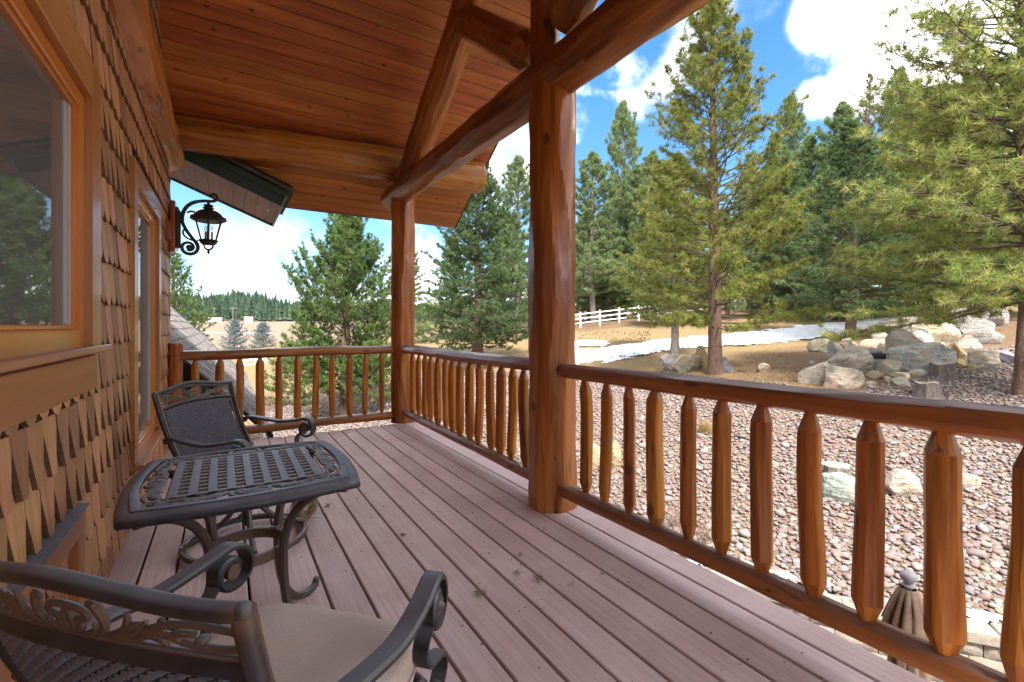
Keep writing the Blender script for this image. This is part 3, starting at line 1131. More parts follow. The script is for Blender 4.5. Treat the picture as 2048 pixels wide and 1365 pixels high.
def build_terrain():
    ax = axis(-1500, 1500, -3, 17, .26)
    ay = axis(-900, 1500, -3, 24, .27)
    X, Y = np.meshgrid(ax, ay)
    Z = height(X, Y)
    rr = np.hypot(X, Y)
    Z += np.where((rr > 8) & ~in_poly(X, Y, STONE_POLY), 1, 0) * .05 * (np.sin(X * 1.3 + np.sin(Y * .9)) * np.cos(Y * 1.1 + X * .4))
    nx, ny = len(ax), len(ay)
    verts = np.stack([X, Y, Z], -1).reshape(-1, 3)
    idx = np.arange(nx * ny).reshape(ny, nx)
    faces = np.stack([idx[:-1, :-1], idx[:-1, 1:], idx[1:, 1:], idx[1:, :-1]], -1).reshape(-1, 4)
    me = indexed_mesh('ground', verts, faces, 'ground_cover')
    d_st = seg_dist(X, Y, [tuple(p) for p in STONE_POLY] + [tuple(STONE_POLY[0])])
    st = np.where(in_poly(X, Y, STONE_POLY), np.clip(.5 + d_st / .8, 0, 1), np.clip(.5 - d_st / .8, 0, 1))
    # brown needle litter lies under and between the pines on the right; dry lawn elsewhere
    bp = np.array([tuple(ground(u, v)[0][:2]) for u, v in [(1440, 770), (1480, 705), (1650, 690), (1860, 655)]] + [(42, 30), (40, -8), (16, -8)])
    db = seg_dist(X, Y, [tuple(p) for p in bp] + [tuple(bp[0])])
    br = np.where(in_poly(X, Y, bp), np.clip(.5 + db / 3, 0, 1), np.clip(.5 - db / 3, 0, 1))
    A, B = at(1160, 648, 40), at(1500, 620, 44)
    fb = seg_dist(X, Y, [(A.x - 6, A.y + 3), (A.x, A.y), (B.x, B.y), (B.x + 25, B.y - 4)])
    br = np.maximum(br, np.clip(1.15 - fb / 5.0, 0, 1))
    br = np.maximum(br, np.clip((rr - 46) / 8, 0, 1) * (np.arctan2(X, Y) > .3))
    fl = np.clip((rr - 60) / 30, 0, 1) * (np.arctan2(X, Y) < .3)
    col = np.stack([st, br, fl, np.ones_like(st)], -1).reshape(-1, 4).astype(np.float32)
    ca = me.color_attributes.new('zone', 'FLOAT_COLOR', 'POINT')
    ca.data.foreach_set('color', col.ravel())
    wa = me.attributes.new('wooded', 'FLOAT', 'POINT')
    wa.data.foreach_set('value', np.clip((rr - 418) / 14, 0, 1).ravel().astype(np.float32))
    tag(link('ground', me), 'gently rising yard of dry tan lawn and brown needle litter', None, None, 'structure')


build_terrain()


def patch(name, poly, mat, step, edge, lift, seed, label, bias=0.0):
    """a sheet that follows the ground, with a ragged edge"""
    poly = np.array(poly)
    x0, y0 = poly.min(0) - .5
    x1, y1 = poly.max(0) + .5
    ax, ay = np.arange(x0, x1, step), np.arange(y0, y1, step)
    X, Y = np.meshgrid(ax, ay)
    d = seg_dist(X, Y, [tuple(p) for p in poly] + [tuple(poly[0])])
    sd = np.where(in_poly(X, Y, poly), d, -d)
    nz = np.array([mnoise.fractal(Vector((x * 1.6, y * 1.6, seed)), .7, 2.2, 5) + .5 * mnoise.noise(Vector((x * 6, y * 6, seed + 4)))
                   for x, y in zip(X.ravel(), Y.ravel())]).reshape(X.shape)
    mk = sd + nz * edge + bias
    Z = height(X, Y, False) + np.clip(mk * .12, -.02, .05) + lift
    ny, nx = X.shape
    idx = np.arange(nx * ny).reshape(ny, nx)
    faces = np.stack([idx[:-1, :-1], idx[:-1, 1:], idx[1:, 1:], idx[1:, :-1]], -1).reshape(-1, 4)
    keep = (mk.ravel()[faces] > 0).sum(1) >= 3
    faces = faces[keep]
    used, inv = np.unique(faces, return_inverse=True)
    me = indexed_mesh(name, np.stack([X, Y, Z], -1).reshape(-1, 3)[used], inv.reshape(-1, 4), mat)
    return tag(link(name, me), label, None, None, 'structure')


snow_uv = [(1120, 700), (1200, 702), (1260, 692), (1340, 680), (1420, 674), (1500, 667), (1600, 655), (1720, 645), (1830, 634), (1840, 640), (1760, 652),
           (1680, 668), (1600, 680), (1520, 688), (1440, 694), (1340, 700), (1270, 710), (1210, 724), (1140, 728), (1080, 722)]
patch('snow_patch', [tuple(ground(u, v)[0][:2]) for u, v in snow_uv], 'snow', .12, .75, .035, 3.0, 'long strip of thin snow lying across the dry lawn', .3)
patch('snow_patch', [tuple(ground(u, v)[0][:2]) for u, v in [(1080, 684), (1200, 682), (1225, 690), (1150, 696), (1080, 698)]], 'snow', .15, .6, .035, 9.0,
      'small pale snow patch above the long snow strip', .05)
patch('snow_patch', [(4.6, 4.2), (5.15, 3.75), (5.6, 3.15), (5.95, 2.62), (6.05, 2.5), (6.15, 2.6), (5.95, 2.95), (5.6, 3.5), (5.2, 4.0), (4.8, 4.4)], 'snow', .05, .16, .05,
      5.0, 'narrow snow strip behind the cap of the block wall')
patch('snow_patch', [(6.55, 1.75), (7.0, 1.2), (7.1, 1.25), (6.65, 1.85)], 'snow', .05, .08, .04, 7.0, 'thin snow sliver behind the curved block wall')

# patio under the deck
pm = MB()
pm.add([(x, y, -2.94) for x, y in PATIO_POLY], [tuple(range(len(PATIO_POLY)))])
tag(pm.build('patio', 'patio_paver', smooth=False), 'paved lower patio inside the curved block wall', kind='structure')


# ------------------------------------------------------------------ retaining wall of blocks
def build_block_wall():
    t = thing('retaining_wall', 'curved beige block retaining wall with flat caps around the patio', 'wall', (5.6, 2.6, -2.94))
    path = [Vector((x, y, 0)) for x, y in WALL_PATH[1:-1]]
    fine = []
    for a, b in zip(path[:-1], path[1:]):
        for k in range(20):
            fine.append(a.lerp(b, k / 20))
    fine.append(path[-1])
    for _ in range(8):
        fine = [fine[0]] + [(fine[i - 1] + fine[i] * 2 + fine[i + 1]) / 4 for i in range(1, len(fine) - 1)] + [fine[-1]]
    cum = [0]
    for a, b in zip(fine[:-1], fine[1:]):
        cum.append(cum[-1] + (b - a).length)

    def on(s):
        s = max(0, min(cum[-1] - 1e-4, s))
        for i in range(len(cum) - 1):
            if cum[i + 1] >= s:
                k = (s - cum[i]) / (cum[i + 1] - cum[i] + 1e-9)
                p = fine[i].lerp(fine[i + 1], k)
                d = (fine[i + 1] - fine[i]).normalized()
                return p, d
    rng = random.Random(4)
    blocks = []
    for v in range(4):                     # split-faced block: x along the wall, -y is the rough face
        b = MB()
        nx, nz = 7, 4
        vs = []
        for j in range(nz):
            for i in range(nx):
                ex = min(i, nx - 1 - i) / (nx / 2)
                ez = min(j, nz - 1 - j) / (nz / 2)
                bulge = -.034 * min(1, 2.2 * min(ex * 1.5, ez * 1.6)) + rng.uniform(-.008, .008)
                vs.append((-.5 + i / (nx - 1), bulge, -.5 + j / (nz - 1)))
        o = len(vs)
        vs += [(-.47, .22, -.5), (.47, .22, -.5), (.47, .22, .5), (-.47, .22, .5)]
        fs = [(j * nx + i, j * nx + i + 1, (j + 1) * nx + i + 1, (j + 1) * nx + i) for j in range(nz - 1) for i in range(nx - 1)]
        fs += [tuple([o + 1, o] + list(range(0, nx))), tuple([o + 3, o + 2] + [(nz - 1) * nx + i for i in range(nx - 1, -1, -1)])]
        fs += [tuple([o] + [o + 3] + [j * nx for j in range(nz - 1, -1, -1)]), tuple([o + 2, o + 1] + [j * nx + nx - 1 for j in range(nz)]), (o, o + 1, o + 2, o + 3)]
        b.add(vs, fs)
        blocks.append(mesh('block', b.v, b.f, 'wall_block', True, 35))
    h = .162
    for row in range(6):
        s = .1 + (row % 2) * .19
        z = -1.9 - h * (row + .5)
        while s < cum[-1]:
            w = rng.uniform(.35, .4)
            p, d = on(s + w / 2)
            m = Matrix.Translation(Vector((p.x, p.y, z)) - Vector((-d.y, d.x, 0)) * (.012 * row - .02)) @ Matrix.Rotation(math.atan2(d.y, d.x), 4, 'Z')
            m = m @ Matrix.Diagonal((w - .008, 1, h - .006, 1))
            link('block', rng.choice(blocks), t, m)
            s += w
    s = .05
    while s < cum[-1]:
        w = rng.uniform(.4, .46)
        p, d = on(s + w / 2)
        b = MB().box(-w / 2 + .003, w / 2 - .003, -.05 + rng.uniform(-.008, .008), .24, -.05, .05 + rng.uniform(-.004, .004), .012)
        m = Matrix.Translation((p.x, p.y, -1.848)) @ Matrix.Rotation(math.atan2(d.y, d.x), 4, 'Z')
        link('cap_stone', mesh('cap_stone', b.v, b.f, 'wall_block'), t, m)
        s += w


build_block_wall()


# ------------------------------------------------------------------ house wall with shingles and windows
WX = -.5


def build_house():
    t = tag(MB().box(WX - .25, WX - .012, 6.15 - .3, 6.15, -3, 3.3, .002).box(WX - .25, WX - .012, -4.0, 0.36, -3, 5.75, .002)
            .box(WX - .25, WX - .012, 0.36, 5.85, 2.2, 5.75, .002).box(WX - .25, WX - .012, 2.58, 3.72, -3, 2.2, .002)
            .box(WX - .25, WX - .012, 0.36, 2.58, -3, 1.13, .002).box(WX - .25, WX - .012, 3.72, 5.0, -3, .35, .002)
            .box(WX - .25, WX - .012, 5.0, 5.85, -3, 2.2, .002).build('house_wall', 'wall_sheathing', smooth=False),
            'brown shingled house wall with two windows along the deck', 'house wall')
    WM[t] = Matrix.Identity(4)
    # the far end of the wall carries a corner board
    MB().box(WX - .3, WX + .002, 6.152, 6.185, -3, 3.2).build('corner_board', 'trim_wood_upright', t)

    rng = random.Random(11)

    def shingle(kind, L=.36):
        th = .014
        o = []
        if kind == 'round':
            n = 10
            o = [(-.5 * math.cos(math.pi * k / n), .066 - .066 * math.sin(math.pi * k / n)) for k in range(n + 1)]
        elif kind == 'pointed':
            o = [(-.5, .15), (-.17, .0), (.17, .0), (.5, .15)]
        else:
            o = [(-.5, 0), (.5, 0)]
        o = o + [(.5, L), (-.5, L)]
        n = len(o)

        def fx(z):
            return .028 * (1 - z / .36) + .004
        vs = [(fx(z), a, z) for a, z in o] + [(fx(z) - th, a, z) for a, z in o]
        fs = [tuple(range(n)), tuple(range(2 * n - 1, n - 1, -1))] + [(i, n + i, n + (i + 1) % n, (i + 1) % n) for i in range(n)]
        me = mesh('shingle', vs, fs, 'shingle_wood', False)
        me.materials.append(MAT['shingle_edge_shade'])
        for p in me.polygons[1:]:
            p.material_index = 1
        return me
    kinds = {(k, q): shingle(k, .36 if q else .2) for k in ('round', 'pointed') for q in (0, 1)}
    holes = [(.18, 2.735, .985, 2.362), (3.652, 5.055, .33, 2.292)]      # window casings
    logband = (2.84, 3.16)
    todo = []
    for k in range(-2, 27):
        zb = .3385 + .2034 * k
        kind = 'pointed' if k % 7 in (1, 2) else 'round'
        y = -.7 + (k % 2) * .066 + rng.uniform(-.02, .02)
        while y < 6.14:
            w = rng.uniform(.105, .15)
            if kind == 'pointed':
                w = rng.uniform(.12, .145)
            if y + w > 6.145:
                w = 6.147 - y
            if w > .03:
                yc = y + w / 2
                zc = zb + .1
                top_ceiling = 3.52 + .67 * (5.93 - max(2.7, yc)) if yc > 2.7 else 3.52 + .67 * (5.93 - 2.7)
                if zc < top_ceiling + .05:
                    todo.append((k, kind, yc, w, zb))
            y += w + .004
    vis = []
    for (k, kind, yc, w, zb) in todo:
        skip, long_ = False, 1
        x0, x1 = yc - w / 2, yc + w / 2
        z0, z1 = zb, zb + .36
        for (a, b, c, d) in holes:
            # leave out what a casing hides completely; trim happens behind the casing boards, which stand prouder
            if x0 > a - .02 and x1 < b + .02 and zb > c - .03 and zb + .2 < d + .02:
                skip = True
            if x1 > a + .13 and x0 < b - .13 and zb + .36 > c + .1 and zb < d - .05:
                if zb > c - .03:
                    skip = True
                else:
                    long_ = 0
        if skip:
            continue
        d = yc * CA + WX * SA
        if d < .2:
            continue
        u = U0 + F_PX * (WX * CA - yc * SA) / d
        v = V0 - F_PX * (zb + .1 - EYE) / d
        seen = -40 < u < 350 and -60 < v < 1420 and not (logband[0] < zb + .1 < logband[1])
        vis.append((seen, d, k, (kind, long_), yc, w, zb))
    vis.sort(key=lambda q: (not q[0], q[1]))
    loose = []
    for i, (seen, d, k, kind, yc, w, zb) in enumerate(vis):
        me = kinds[kind]
        tilt = rng.uniform(-.012, .012)
        m = Matrix.Translation((WX - .02, yc, zb + rng.uniform(-.006, .006))) @ Matrix.Rotation(tilt, 4, 'X') @ Matrix.Diagonal((1 + rng.uniform(-.06, .1), w, 1, 1))
        if i < 298 and seen:
            link('shingle', me, t, m)
        else:
            loose.append((me, m))
    mb = MB()
    idx = []
    for me, m in loose:
        mb.add([m @ v.co for v in me.vertices], [tuple(p.vertices) for p in me.polygons])
        idx += [p.material_index for p in me.polygons]
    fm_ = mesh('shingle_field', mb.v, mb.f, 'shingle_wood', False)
    fm_.materials.append(MAT['shingle_edge_shade'])
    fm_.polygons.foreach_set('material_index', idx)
    link('shingle_field', fm_, t, None, {'kind': 'stuff'})

    # --- near window
    def window(label, y0, y1, z0, z1, tw, sill_z, apron):
        """casing outer size y0..y1, z0..z1; tw casing width"""
        xf = WX + .03
        w = MB().box(xf - .045, xf, y0 + tw, y1 - tw, z1 - tw, z1, .004).build('window', 'trim_wood', t)
        w['label'] = label
        WM[w] = Matrix.Identity(4)
        MB().box(xf - .045, xf, y1 - tw, y1, z0 + .03, z1, .004).build('casing', 'trim_wood_upright', w)
        MB().box(xf - .045, xf, y0, y0 + tw, z0 + .03, z1, .004).build('casing', 'trim_wood_upright', w)
        a0, a1, c0, c1 = y0 + tw, y1 - tw, sill_z, z1 - tw
        # jamb lining
        MB().box(xf - .14, xf - .047, a1, a1 + .02, c0, c1).box(xf - .14, xf - .047, a0 - .02, a0, c0, c1).box(xf - .14, xf - .047, a0, a1, c1, c1 + .02).build('jamb', 'log_wood', w)
        xs = xf - .028
        sw = .062
        s = MB()
        for (q0, q1) in ((a1 - sw, a1 - .001), (a0 + .001, a0 + sw)):
            s.box(xs - .04, xs, q0, q1, c0 + .001, c1 - .001, .006)
        for (q0, q1) in ((a1 - sw - .018, a1 - sw), (a0 + sw, a0 + sw + .018)):
            s.box(xs - .045, xs - .012, q0, q1, c0 + .08, c1 - .06, .004)
        s.build('sash_stile', 'sash_wood_upright', w)
        s = MB()
        s.box(xs - .041, xs - .001, a0 + sw, a1 - sw, c1 - sw, c1 - .001, .006).box(xs - .041, xs - .001, a0 + sw, a1 - sw, c0 + .001, c0 + .085, .006)
        s.box(xs - .046, xs - .013, a0 + sw + .018, a1 - sw - .018, c1 - sw - .018, c1 - sw, .004)
        s.box(xs - .046, xs - .013, a0 + sw + .018, a1 - sw - .018, c0 + .085, c0 + .103, .004)
        s.build('sash_rail', 'sash_wood', w)
        g0, g1, h0, h1 = a0 + sw + .018, a1 - sw - .018, c0 + .103, c1 - sw - .018
        MB().box(xs - .044, xs - .024, g1 - .026, g1, h0, h1).box(xs - .046, xs - .03, g1 - .05, g1 - .03, h0, h1).build('screen_track', 'screen_track', w)
        MB().box(xs - .042, xs - .036, g0, g1 - .05, h0, h1, .0005).build('pane', 'window_glass', w, smooth=False)
        MB().box(xs - .034, xs - .0335, g0, g1 - .05, h0, h1, .0001).build('insect_screen', 'insect_mesh', w, smooth=False)
        cu, n = MB(), 60
        vs = []
        for i in range(n + 1):
            yy = g0 + (g1 - g0) * i / n
            for z in (h0 - .02, h1 + .02):
                vs.append((xs - .13 - .018 * math.sin(i * .9 + (.5 if z > h0 else 0)) - .008 * math.sin(i * 2.3), yy, z))
        cu.add(vs, [(2 * i, 2 * i + 2, 2 * i + 3, 2 * i + 1) for i in range(n)])
        cu.build('curtain', 'sheer_curtain', w)
        # sill and apron
        MB().plank((xf - .06, (y0 + y1) / 2 - (y1 - y0) / 2 + .0, sill_z - .006), (xf - .06, y1 - .05, sill_z - .006), .21, .028, (-.12, 0, 1), .004).build('sill', 'trim_wood', w)
        if apron:
            MB().box(xf - .045, xf - .004, y0, y1 - .06, z0 - apron, sill_z - .024, .004).build('apron', 'trim_wood', w)
    window('large window with pale tree reflections nearest the camera', .2, 2.735, 1.10, 2.362, .155, 1.15, .118)
    window('tall narrow window beyond the shingles near the lantern', 3.652, 5.055, .36, 2.292, .14, .365, .03)
    # casing of a low hatch beside the near chair
    hb = MB().box(WX, WX + .036, .7, 2.43, .452, .545, .004).build('hatch_casing', 'trim_wood', t)
    WM[hb] = Matrix.Identity(4)
    MB().plank((WX + .02, .7, .551), (WX + .02, 2.45, .551), .052, .004, (.25, 0, 1), .001).build('flashing', 'flashing', hb)
    MB().box(WX, WX + .034, 2.34, 2.43, 0.004, .45, .004).build('hatch_post', 'trim_wood_upright', hb)
    MB().box(WX, WX + .034, 1.62, 1.70, 0.004, .45, .004).build('hatch_post', 'trim_wood_upright', hb)
    # room behind the glass
    MB().box(WX - 3.2, WX - 3.1, -2, 6.1, -.2, 2.8).box(WX - 3.1, WX - .26, -2, 6.0, -.3, -.2).box(WX - 3.1, WX - .26, -2, 6.0, 2.8, 2.9).box(WX - 3.1, WX - .26, 6.0, 6.1, -.2, 2.8).build('room_lining', 'plaster', t)
    # log built into the wall at the height of the porch beam
    log('wall_log', (WX - .005, -2.5, 3.0), (WX - .005, 6.02, 3.0), .155, .148, 'log_wood', 5, t, ends=(.05, .05, .86, .82), facets=8, rough=.06)
    # main roof whose gable overhang shows past the corner
    return t


house = build_house()


def build_house_roof():
    t = thing('house_roof', 'main house roof with dark green rake board and pale plank soffit', 'roof', (-.4, 6.5, 3.1))
    x0, x1 = -1.2, .59

    def zs(x):
        return 3.075 - .406 * (x + .371)
    xs = x0
    k = 0
    while xs < x1 - .02:
        xe = min(xs + .129, x1)
        MB().plank(((xs + xe) / 2, 6.17, zs((xs + xe) / 2) + .009), ((xs + xe) / 2, 7.4, zs((xs + xe) / 2) + .009), (xe - xs) * 1.079 - .002, .018, (.376, 0, .927), .004).build('soffit_board', 'soffit_wood', t)
        xs = xe
    n = Vector((.376, 0, .927))

    def bar(name, y, zoff, h, w, mat, xa=x0, xb=x1, bev=.003):
        a, b = Vector((xa, y, zs(xa))) + n * zoff, Vector((xb, y, zs(xb))) + n * zoff
        MB().plank(a, b, w, h, n, bev).build(name, mat, t)
    bar('rake_board', 6.15, .06, .165, .034, 'green_fascia')
    bar('rake_board', 6.13, .125, .075, .03, 'green_fascia')
    bar('rake_board', 7.42, .06, .15, .03, 'green_fascia')
    bar('drip_edge', 7.43, -.014, .02, .03, 'drip_metal')
    bar('drip_edge', 6.15, -.025, .006, .036, 'drip_metal')
    MB().plank((x1 + .014, 6.11, zs(x1) + .045), (x1 + .014, 7.44, zs(x1) + .045), .026, .14, (.376, 0, .927), .003).build('eave_board', 'drip_metal', t)
    a = Vector((x0 - 4.5, 6.76, zs(x0 - 4.5))) + n * .19
    b = Vector((x1 + .05, 6.76, zs(x1))) + n * .19
    MB().plank(a, b, 1.36, .045, n, .004).build('roof_deck', 'weathered_roof_shake', t)
    # ragged shingle butts along the rake
    rng = random.Random(8)
    x = x0
    while x < x1:
        w = rng.uniform(.07, .13)
        a, b = Vector((x, 6.09 - rng.uniform(0, .03), zs(x))) + n * (.225 + rng.uniform(-.006, .01)), Vector((x + w, 6.09, zs(x + w))) + n * .225
        MB().plank(a, b, .08, .02, n, .003).build('roof_shingle', 'dark_void', t)
        x += w + .004
    # the rest of the roof over the house body
    MB().plank((-1.3, -8, zs(-1.3) + .25), (-1.3, 6.0, zs(-1.3) + .25), .02, .02).build('ridge_cleat', 'dark_void', t)
    m = MB()
    m.add([(-.76, -8, 3.35), (-.76, 6.09, 3.35), (-6, 6.09, 5.6), (-6, -8, 5.6), (-12, 6.09, 3.2), (-12, -8, 3.2)], [(0, 1, 2, 3), (3, 2, 4, 5)])
    m.build('roof_plane', 'weathered_roof_shake', t, smooth=False)
    hb = MB().box(-11.5, -3.8, -7.5, 6.0, -3, 3.15)
    tag(hb.build('house_body', 'wall_sheathing', smooth=False), 'plain body of the house behind the shingled wall', kind='structure')


build_house_roof()


# ------------------------------------------------------------------ lower roof seen past the corner
def build_garage():
    t = thing('garage', 'lower wing with steep weathered grey shake roof below the far railing', 'building', (-1.5, 10, -2.2))
    xe, ze = .46, -.05
    sl = 1.08
    run = 3.4
    n = Vector((sl, 0, 1)).normalized()
    d = Vector((-1, 0, sl)).normalized()
    y0, y1 = 6.22, 14.4
    L = run * math.hypot(1, sl)
    m = MB()
    m.add([(xe, y0, ze - .03), (xe, y1, ze - .03), (xe - run, y1, ze - .03 + run * sl), (xe - run, y0, ze - .03 + run * sl), (xe - 2 * run, y1, ze - .1), (xe - 2 * run, y0, ze - .1)],
          [(0, 1, 2, 3), (3, 2, 4, 5)])
    m.build('roof_deck', 'dark_void', t, smooth=False)
    rng = random.Random(3)
    courses = []
    mb = MB()
    k = 0
    s = 0.0
    near = []
    while s < L:
        y = y0 + (k % 2) * .04
        while y < y1:
            w = rng.uniform(.1, .16)
            w = min(w, y1 - y)
            if w < .03:
                break
            a = Vector((xe, y + w / 2, ze)) + d * (s - .02 + rng.uniform(-.015, .015)) + n * (.022 + rng.uniform(-.003, .004))
            b = Vector((xe, y + w / 2, ze)) + d * (s + .26) + n * .004
            mb.plank(a, b, w, .014, n, .002)
            y += w + rng.uniform(.035, .055)
        s += .19
        k += 1
    # keep only the parts of each course as one mass: hundreds of narrow shakes
    o = mb.build('roof_shake', 'weathered_roof_shake', t, smooth=False)
    o['kind'] = 'stuff'
    MB().plank((xe + .02, y0, ze - .07), (xe + .02, y1, ze - .07), .03, .15, (0, 0, 1)).build('eave_board', 'green_fascia', t)
    MB().plank(Vector((xe, y1 + .02, ze - .06)), Vector((xe, y1 + .02, ze - .06)) + d * L, .03, .15, n).build('rake_board', 'green_fascia', t)
    MB().box(xe - 2 * run + .35, xe - .35, y0 + .05, y1 - .3, -3, ze - .12).build('garage_wall', 'plaster', t, smooth=False)
    m = MB()
    m.add([(xe - .35, y1 - .3, ze - .12), (xe - 2 * run + .35, y1 - .3, ze - .12), (xe - run, y1 - .3, ze + run * sl - .5)], [(0, 1, 2)])
    m.build('gable', 'plaster', t, smooth=False)


build_garage()


# ------------------------------------------------------------------ deck
DECK_Y0, DECK_Y1 = -1.5, 5.82


def build_deck():
    base = MB().box(-.5, 2.06, DECK_Y0, 5.76, -.26, -.045, .004).build('deck', 'dark_void')  # near-black base paints the shade seen through the board gaps
    tag(base, 'porch deck of long pinkish boards', kind='structure')
    WM[base] = Matrix.Identity(4)
    g0, step = .4075, .1546
    gaps = [-.505] + [g0 + step * k for k in range(-5, 11)] + [2.115]
    for a, b in zip(gaps[:-1], gaps[1:]):
        if b - a < .05:
            continue
        MB().box(a + .0058, b - .0058, DECK_Y0, DECK_Y1 + random.Random(a).uniform(-.006, .006), -.03, 0, .004).build('deck_board', 'deck_board_stain', base)
    MB().box(2.062, 2.1, DECK_Y0, 5.8, -.3, -.033, .004).build('rim_board', 'rail_wood', base)
    for x in (-.2, 2.0):
        for y in (-1.0, 2.6, 5.6):
            MB().box(x - .07, x + .07, y - .07, y + .07, -2.95, -.262).build('deck_post', 'joist_wood', base)


build_deck()

# ------------------------------------------------------------------ porch roof
PX = 1.95
RIDGE_Y = 2.70
EAVE_Y = 6.93
RAKE_X = 3.19


def cz(y):
    return 3.52 + .67 * (5.93 - y)


def build_porch_roof():
    t = thing('porch_roof', 'gabled porch roof with reddish plank ceiling and thin green edge', 'roof', (1.3, RIDGE_Y, 5.6))
    n = Vector((0, .67, 1)).normalized()
    d = Vector((0, -1, .67)).normalized()
    L = (EAVE_Y - RIDGE_Y) / d.y * -1
    w = .1462
    k = 0
    s = 0.0
    start = Vector((0, EAVE_Y, cz(EAVE_Y)))
    while s < L - .01:
        ww = min(w, L - s)
        c = start + d * (s + ww / 2) + n * .009
        xs = WX - .02 if c.y < 6.13 else max(WX - .02, -.371 + (3.13 - c.z) / .406)
        MB().plank(Vector((xs, c.y, c.z)), Vector((RAKE_X, c.y, c.z)), ww - .0045, .018, n, .008).build('ceiling_board', 'ceiling_wood', t)
        s += w
    a = start + n * .075 - d * .02
    c = start + d * ((EAVE_Y - 6.13) / -d.y) + n * .075
    b = start + d * (L + .05) + n * .075
    m = MB().plank(Vector((1.345, c.y, c.z)), Vector((1.345, b.y, b.z)), 3.66, .105, n, .004)
    m.plank(Vector((1.85, a.y, a.z)), Vector((1.85, c.y, c.z)), 2.65, .104, n, .004)
    d2 = Vector((0, 1, .67)).normalized()
    n2 = Vector((0, -.67, 1)).normalized()
    s2 = Vector((0, 2 * RIDGE_Y - EAVE_Y, cz(EAVE_Y)))
    m.plank(Vector((1.345, s2.y, s2.z)) + n2 * .075, Vector((1.345, s2.y, s2.z)) + n2 * .075 + d2 * L, 3.66, .105, n2, .004)
    m.build('roof_slab', 'green_fascia', t, smooth=False)
    m = MB().plank(Vector((1.345, s2.y, s2.z)) + n2 * .009, Vector((1.345, s2.y, s2.z)) + n2 * .009 + d2 * L, 3.6, .018, n2, .002)
    m.build('south_ceiling', 'ceiling_wood', t, smooth=False)
    MB().plank(start + Vector((RAKE_X + .012, 0, 0)) + n * .05 - d * .02, start + Vector((RAKE_X + .012, 0, 0)) + n * .05 + d * L, .02, .115, n, .003).build('rake_board', 'green_fascia', t)
    MB().plank((.3, EAVE_Y + .012, cz(EAVE_Y) + .045), (RAKE_X, EAVE_Y + .012, cz(EAVE_Y) + .045), .02, .11, (0, 0, 1), .003).build('eave_board', 'drip_metal', t)
    # moulding where the boards meet the plate log
    MB().plank((WX, 5.76, cz(5.76) - .02), (PX - .1, 5.76, cz(5.76) - .02), .05, .03, n, .006).build('moulding', 'ceiling_wood', t)


build_porch_roof()


def build_porch_logs():
    def one(name, label, cat, p0, p1, r0, r1, seed, mat='log_wood', group='peeled logs of the porch frame', **kw):
        o = log(name, p0, p1, r0, r1, mat, seed, None, **kw)
        return tag(o, label, cat, group)
    one('log_post', 'thick knife-peeled log post standing on the deck nearest the camera', 'log post', (PX, 2.62, 0), (PX, 2.62, 2.93), .168, .163, 21, group='log posts carrying the porch beam',
        rough=.035, facets=15, step=.04, twist=.4, fstep=.22)
    one('log_post', 'log post at the far deck corner where two railings meet', 'log post', (1.985, 5.93, 0), (1.985, 5.93, 2.95), .157, .152, 22, group='log posts carrying the porch beam',
        rough=.035, facets=14, step=.04, twist=.4, fstep=.22)
    one('tie_beam', 'long log beam lying on both posts above the railing', 'log beam', (PX, -1.9, 2.985), (PX, 6.36, 2.985), .172, .15, 23, 'beam_wood', ends=(.05, .05, .8, .8), rough=.045, facets=13, fstep=.25, twist=.4)
    one('plate_log', 'big log crossing from the house wall out past the far post', 'log beam', (-.52, 5.93, 3.255), (3.13, 5.93, 3.37), .165, .235, 24, 'log_wood', ends=(.02, .05, .95, .86), rough=.045,
        facets=12, fstep=.25, twist=.4, bend=.006)
    one('rafter_log', 'steep log rafter rising from the far end of the long beam', 'log rafter', (PX, 5.62, 3.08), (PX, 2.72, 5.1), .155, .15, 25, 'log_wood', rough=.05, facets=12, fstep=.25, twist=.4)
    one('rafter_log', 'mirrored log rafter behind the crossing braces', 'log rafter', (PX, -.2, 3.08), (PX, 2.68, 5.1), .15, .15, 26, 'beam_wood', rough=.05, facets=9)
    one('brace_log', 'short log brace between steep rafter and upright post of the truss', 'log brace', (PX, 3.98, 4.14), (PX, 2.86, 3.27), .142, .14, 27, 'beam_wood', rough=.055, facets=8,
        ends=(.03, .12, .9, .55))
    one('brace_log', 'log brace leaning away behind the truss upright at the top edge', 'log brace', (PX, 1.42, 4.14), (PX, 2.52, 3.27), .142, .14, 28, 'beam_wood', rough=.055, facets=8, ends=(.03, .12, .9, .55))
    one('king_post', 'short upright log of the truss standing above the near post', 'log post', (PX, 2.70, 3.12), (PX, 2.70, 5.05), .105, .1, 29, 'beam_wood', rough=.05, facets=9)
    # ledger where the rafter tops meet
    one('ridge_log', 'ridge log under the top of the porch roof', 'log beam', (-.5, 2.7, 5.35), (3.1, 2.7, 5.35), .16, .16, 30, 'beam_wood', rough=.05, facets=9, step=.12)


build_porch_logs()


